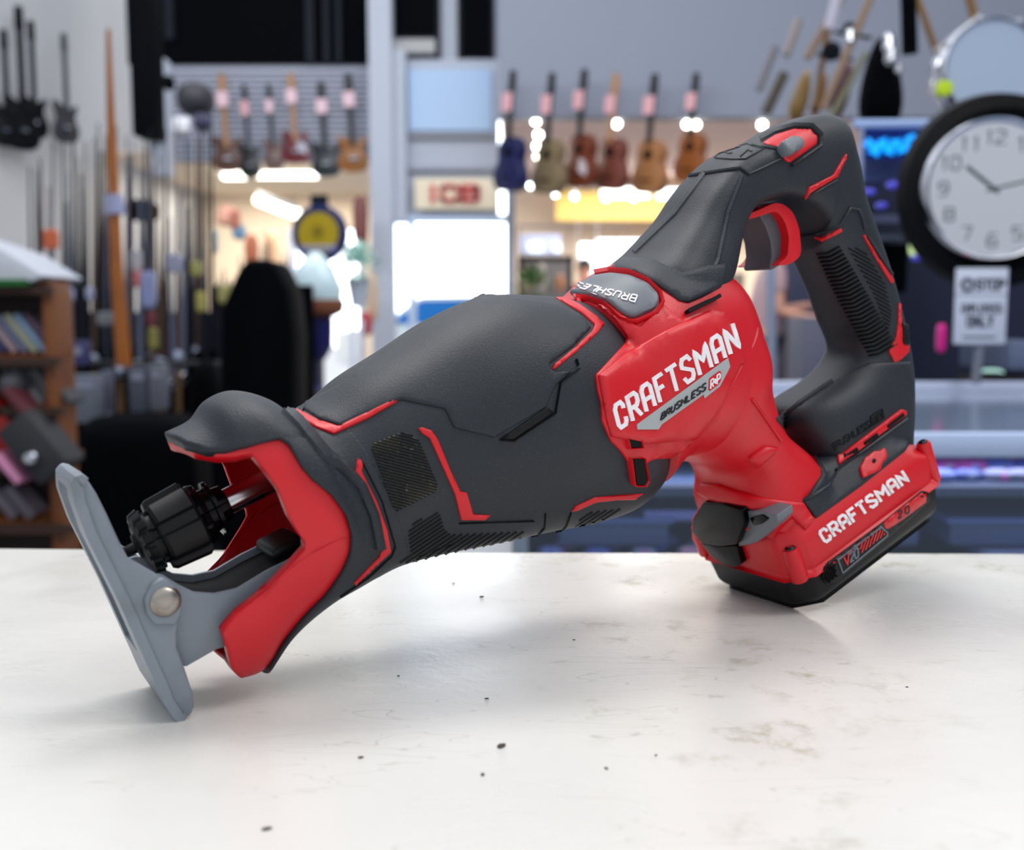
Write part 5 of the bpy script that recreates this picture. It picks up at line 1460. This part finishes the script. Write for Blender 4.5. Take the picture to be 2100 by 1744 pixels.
for x,y,s,lab in ((1742,92,.014,'round chrome cymbal nut left of the gig bag'), (1822,110,.018,'upper chrome fitting shining on the gig bag'), (1826,135,.018,'lower chrome fitting shining on the gig bag'), (1842,152,.010,'small chrome stud under the fittings on the gig bag')):
    thing_mesh('chrome_fitting', MB().lathe(at(x,y,2.95),(0,0,1),[(0,s*.4),(s*.6,s),(s*2.4,s*.9),(s*3,s*.3)],14), M_CHR, lab, 'fitting')

# ---- people
def skin_mesh(name, nodes, edges, m, parent, sub=2):
    me = bpy.data.meshes.new(name)
    me.from_pydata([n[0] for n in nodes], edges, []); o = bpy.data.objects.new(name, me); COL.objects.link(o)
    md = o.modifiers.new('skin', 'SKIN'); md.use_smooth_shade = True
    for i, n in enumerate(nodes):
        sv = me.skin_vertices[0].data[i]; sv.radius = n[1] if isinstance(n[1], tuple) else (n[1], n[1]); sv.use_root = (i == 0)
    sb = o.modifiers.new('sub', 'SUBSURF'); sb.levels = sub; sb.render_levels = sub
    dg = bpy.context.evaluated_depsgraph_get(); ev = o.evaluated_get(dg)
    me2 = bpy.data.meshes.new_from_object(ev); bpy.data.objects.remove(o)
    me2.materials.clear()
    return obj(name, me2, m, parent, True)
def person(x, Y, label, lean, arm_l, arm_r, shirt, trousers, hairm, facing=0):
    t = empty('person', (at(x, 650, Y).x, Y, 0), label, 'person', rz=facing)
    sk = dull('skin_%d' % x, (206,150,128), .5)
    hip = Vector((0,0,.95)); ch = hip + Vector((math.sin(lean)*.38, 0, math.cos(lean)*.38)); nk = ch + Vector((math.sin(lean)*.16,0,math.cos(lean)*.16)); hd = nk + Vector((math.sin(lean*.8)*.14,0,math.cos(lean*.8)*.14))
    def add(*a): return Vector(a)
    shl = ch + add(0,-.19,.08); shr = ch + add(0,.19,.08)
    nodes = [(hip,(.15,.12)),(ch,(.17,.13)),(nk,.06),(hd,(.085,.095)),(hd+add(.01,0,.09),(.07,.08))]
    edges = [(0,1),(1,2),(2,3),(3,4)]
    for sh_, arm in ((shl, arm_l), (shr, arm_r)):
        b = len(nodes); el = sh_ + Vector(arm[0]); wr = el + Vector(arm[1]); dr_ = (wr-el).normalized()
        nodes += [(sh_, .06), (el, .043), (wr, .028), (wr+dr_*.06, (.035,.02))]; edges += [(1,b),(b,b+1),(b+1,b+2),(b+2,b+3)]
        for f in range(5):
            off = Vector((0, (f-2)*.018, -.01 if f else .02)); nodes.append((wr+dr_*.15*(1-.08*abs(f-2))+off, .009)); edges.append((b+3, len(nodes)-1))
    for sy in (-.1, .1):
        b = len(nodes); nodes += [(add(0,sy,.86),.09),(add(.03,sy,.48),.06),(add(-.02,sy,.09),.04),(add(.14,sy,.04),(.04,.03))]; edges += [(0,b),(b,b+1),(b+1,b+2),(b+2,b+3)]
    skin_mesh('body', [(tuple(n[0]), n[1]) for n in nodes], edges, sk, t)
    # clothes a little fuller than the body
    sn = [(hip+add(0,0,-.10),(.175,.15)),(ch,(.19,.15)),(nk-add(0,0,.03),(.075,.075))]; se = [(0,1),(1,2)]
    for sh_, arm in ((shl, arm_l), (shr, arm_r)):
        b = len(sn); sn += [(sh_,.078),(sh_+Vector(arm[0])*.6,.062)]; se += [(1,b),(b,b+1)]
    skin_mesh('shirt', [(tuple(n[0]), n[1]) for n in sn], se, shirt, t)
    tn = [(hip+add(0,0,.05),(.160,.135))]; te = []
    for sy in (-.1, .1):
        b = len(tn); tn += [(add(0,sy,.84),.105),(add(.03,sy,.48),.078),(add(-.02,sy,.10),.065)]; te += [(0,b),(b,b+1),(b+1,b+2)]
    skin_mesh('trousers', [(tuple(n[0]), n[1]) for n in tn], te, trousers, t)
    bm = bmesh.new(); bmesh.ops.create_uvsphere(bm, u_segments=20, v_segments=12, radius=1)
    for v in bm.verts: v.co = Vector((v.co.x*.105-.02, v.co.y*.095, v.co.z*.10+.05 + (0.02 if v.co.x > 0 else -.02)))
    o = obj('hair', bm_mesh(bm), hairm, t, True); o.location = hd
    for k, (dx, dy, dz, r_) in enumerate(((.088,-.03,.03,.012),(.088,.03,.03,.012),(.105,0,.0,.016))):
        bm = bmesh.new(); bmesh.ops.create_uvsphere(bm, u_segments=10, v_segments=6, radius=r_)
        o = obj('nose' if k == 2 else 'eye', bm_mesh(bm), sk if k == 2 else M_DARK, t, True); o.location = hd + Vector((dx,dy,dz))
    for dy in (-.085,.085):
        bm = bmesh.new(); bmesh.ops.create_uvsphere(bm, u_segments=10, v_segments=6, radius=.022)
        o = obj('ear', bm_mesh(bm), sk, t, True); o.location = hd + Vector((0,dy,.01)); o.scale = (1,.4,1.3)
    return t
M_HAIR = dull('black_hair', (24,20,20), .6)
person(1556, 8.0, 'person leaning right in a pale pink shirt and dark trousers, seen through the saw handle', R(12), ((.02,-.02,-.28),(.22,0,-.04)), ((.02,.02,-.28),(.26,0,.04)), dull('pink_grey_shirt',(176,146,150)), dull('dark_navy_trousers',(18,20,44)), M_HAIR)
person(1198, 13.0, 'person with black hair whose head shows just above the grey saw cap', 0, ((0,-.04,-.28),(.1,0,-.24)), ((0,.04,-.28),(.1,0,-.24)), dull('rust_shirt',(150,90,80)), M_DK2, M_HAIR, R(-90))

# ================================================================ light
w = bpy.data.worlds.new('daylight'); sc.world = w; w.use_nodes = True
nt = w.node_tree; bgn = nt.nodes['Background']
tcw = nt.nodes.new('ShaderNodeTexCoord'); sx = nt.nodes.new('ShaderNodeSeparateXYZ'); nt.links.new(tcw.outputs['Generated'], sx.inputs[0])
cr = nt.nodes.new('ShaderNodeValToRGB'); nt.links.new(sx.outputs[2], cr.inputs[0])
E_ = cr.color_ramp.elements; E_[0].position = 0.0; E_[0].color = (.55,.58,.62,1); E_[1].position = .55; E_[1].color = (.80,.83,.90,1)
gy = nt.nodes.new('ShaderNodeMapRange'); gy.inputs[1].default_value = .2; gy.inputs[2].default_value = .9; gy.inputs[1].default_value = -.4; gy.inputs[3].default_value = .98; gy.inputs[4].default_value = 1.5
nt.links.new(sx.outputs[1], gy.inputs[0]); nt.links.new(cr.outputs[0], bgn.inputs[0])
lo = nt.nodes.new('ShaderNodeMapRange'); lo.inputs[1].default_value = .16; lo.inputs[2].default_value = .24; lo.inputs[3].default_value = 7; lo.inputs[4].default_value = 0
nt.links.new(sx.outputs[2], lo.inputs[0])
fy = nt.nodes.new('ShaderNodeMapRange'); fy.inputs[1].default_value = .6; fy.inputs[2].default_value = .85; nt.links.new(sx.outputs[1], fy.inputs[0])
mu = nt.nodes.new('ShaderNodeMath'); mu.operation = 'MULTIPLY_ADD'; nt.links.new(lo.outputs[0], mu.inputs[0]); nt.links.new(fy.outputs[0], mu.inputs[1]); nt.links.new(gy.outputs[0], mu.inputs[2])
nt.links.new(mu.outputs[0], bgn.inputs[1])
def area(name, loc, rot, sx_, sy_, e, col=(1,1,1)):
    l = bpy.data.lights.new(name, 'AREA'); l.shape = 'RECTANGLE'; l.size = sx_; l.size_y = sy_; l.energy = e; l.color = col
    o = bpy.data.objects.new(name, l); COL.objects.link(o); o.location = loc; o.rotation_euler = rot; return o
area('ceiling_and_fill_light', (-.5, .9, 2.9), (0,0,0), 1.2, .6, 22, (1,.98,.95))
area('ceiling_and_fill_light', (-1.5, 5.5, 4.6), (R(52),0,0), 5, 1.2, 150, (.97,.98,1))  # fill light added to brighten the left of the back wall
area('ceiling_and_fill_light', (2.5, 4.5, 4.4), (R(45),0,0), 4, 1.2, 75, (.97,.98,1))  # second added fill, brightening the soffit side
area('ceiling_and_fill_light', (1.3, .1, 2.9), (0,0,0), 1.2, .6, 18, (1,.98,.95))
area('case_strip_light', (1.1, 1.42, TZ-.045), (0,0,0), 2.0, .05, 1.3, (.72,.8,1))
area('ceiling_and_fill_light', (2.5, 12.8, 2.8), (0,0,0), 4, 3, 240, (1,.93,.84))
area('ceiling_and_fill_light', (-2.7, 13.2, 2.7), (0,0,0), 2.4, 2.4, 105, (1,.93,.8))
v = sc.view_settings; v.view_transform = 'Standard'; v.look = 'None'; v.gamma = 1; v.use_curve_mapping = False; v.exposure = 0.08
sc.cycles.use_denoising = True
sc.cycles.max_bounces = 8
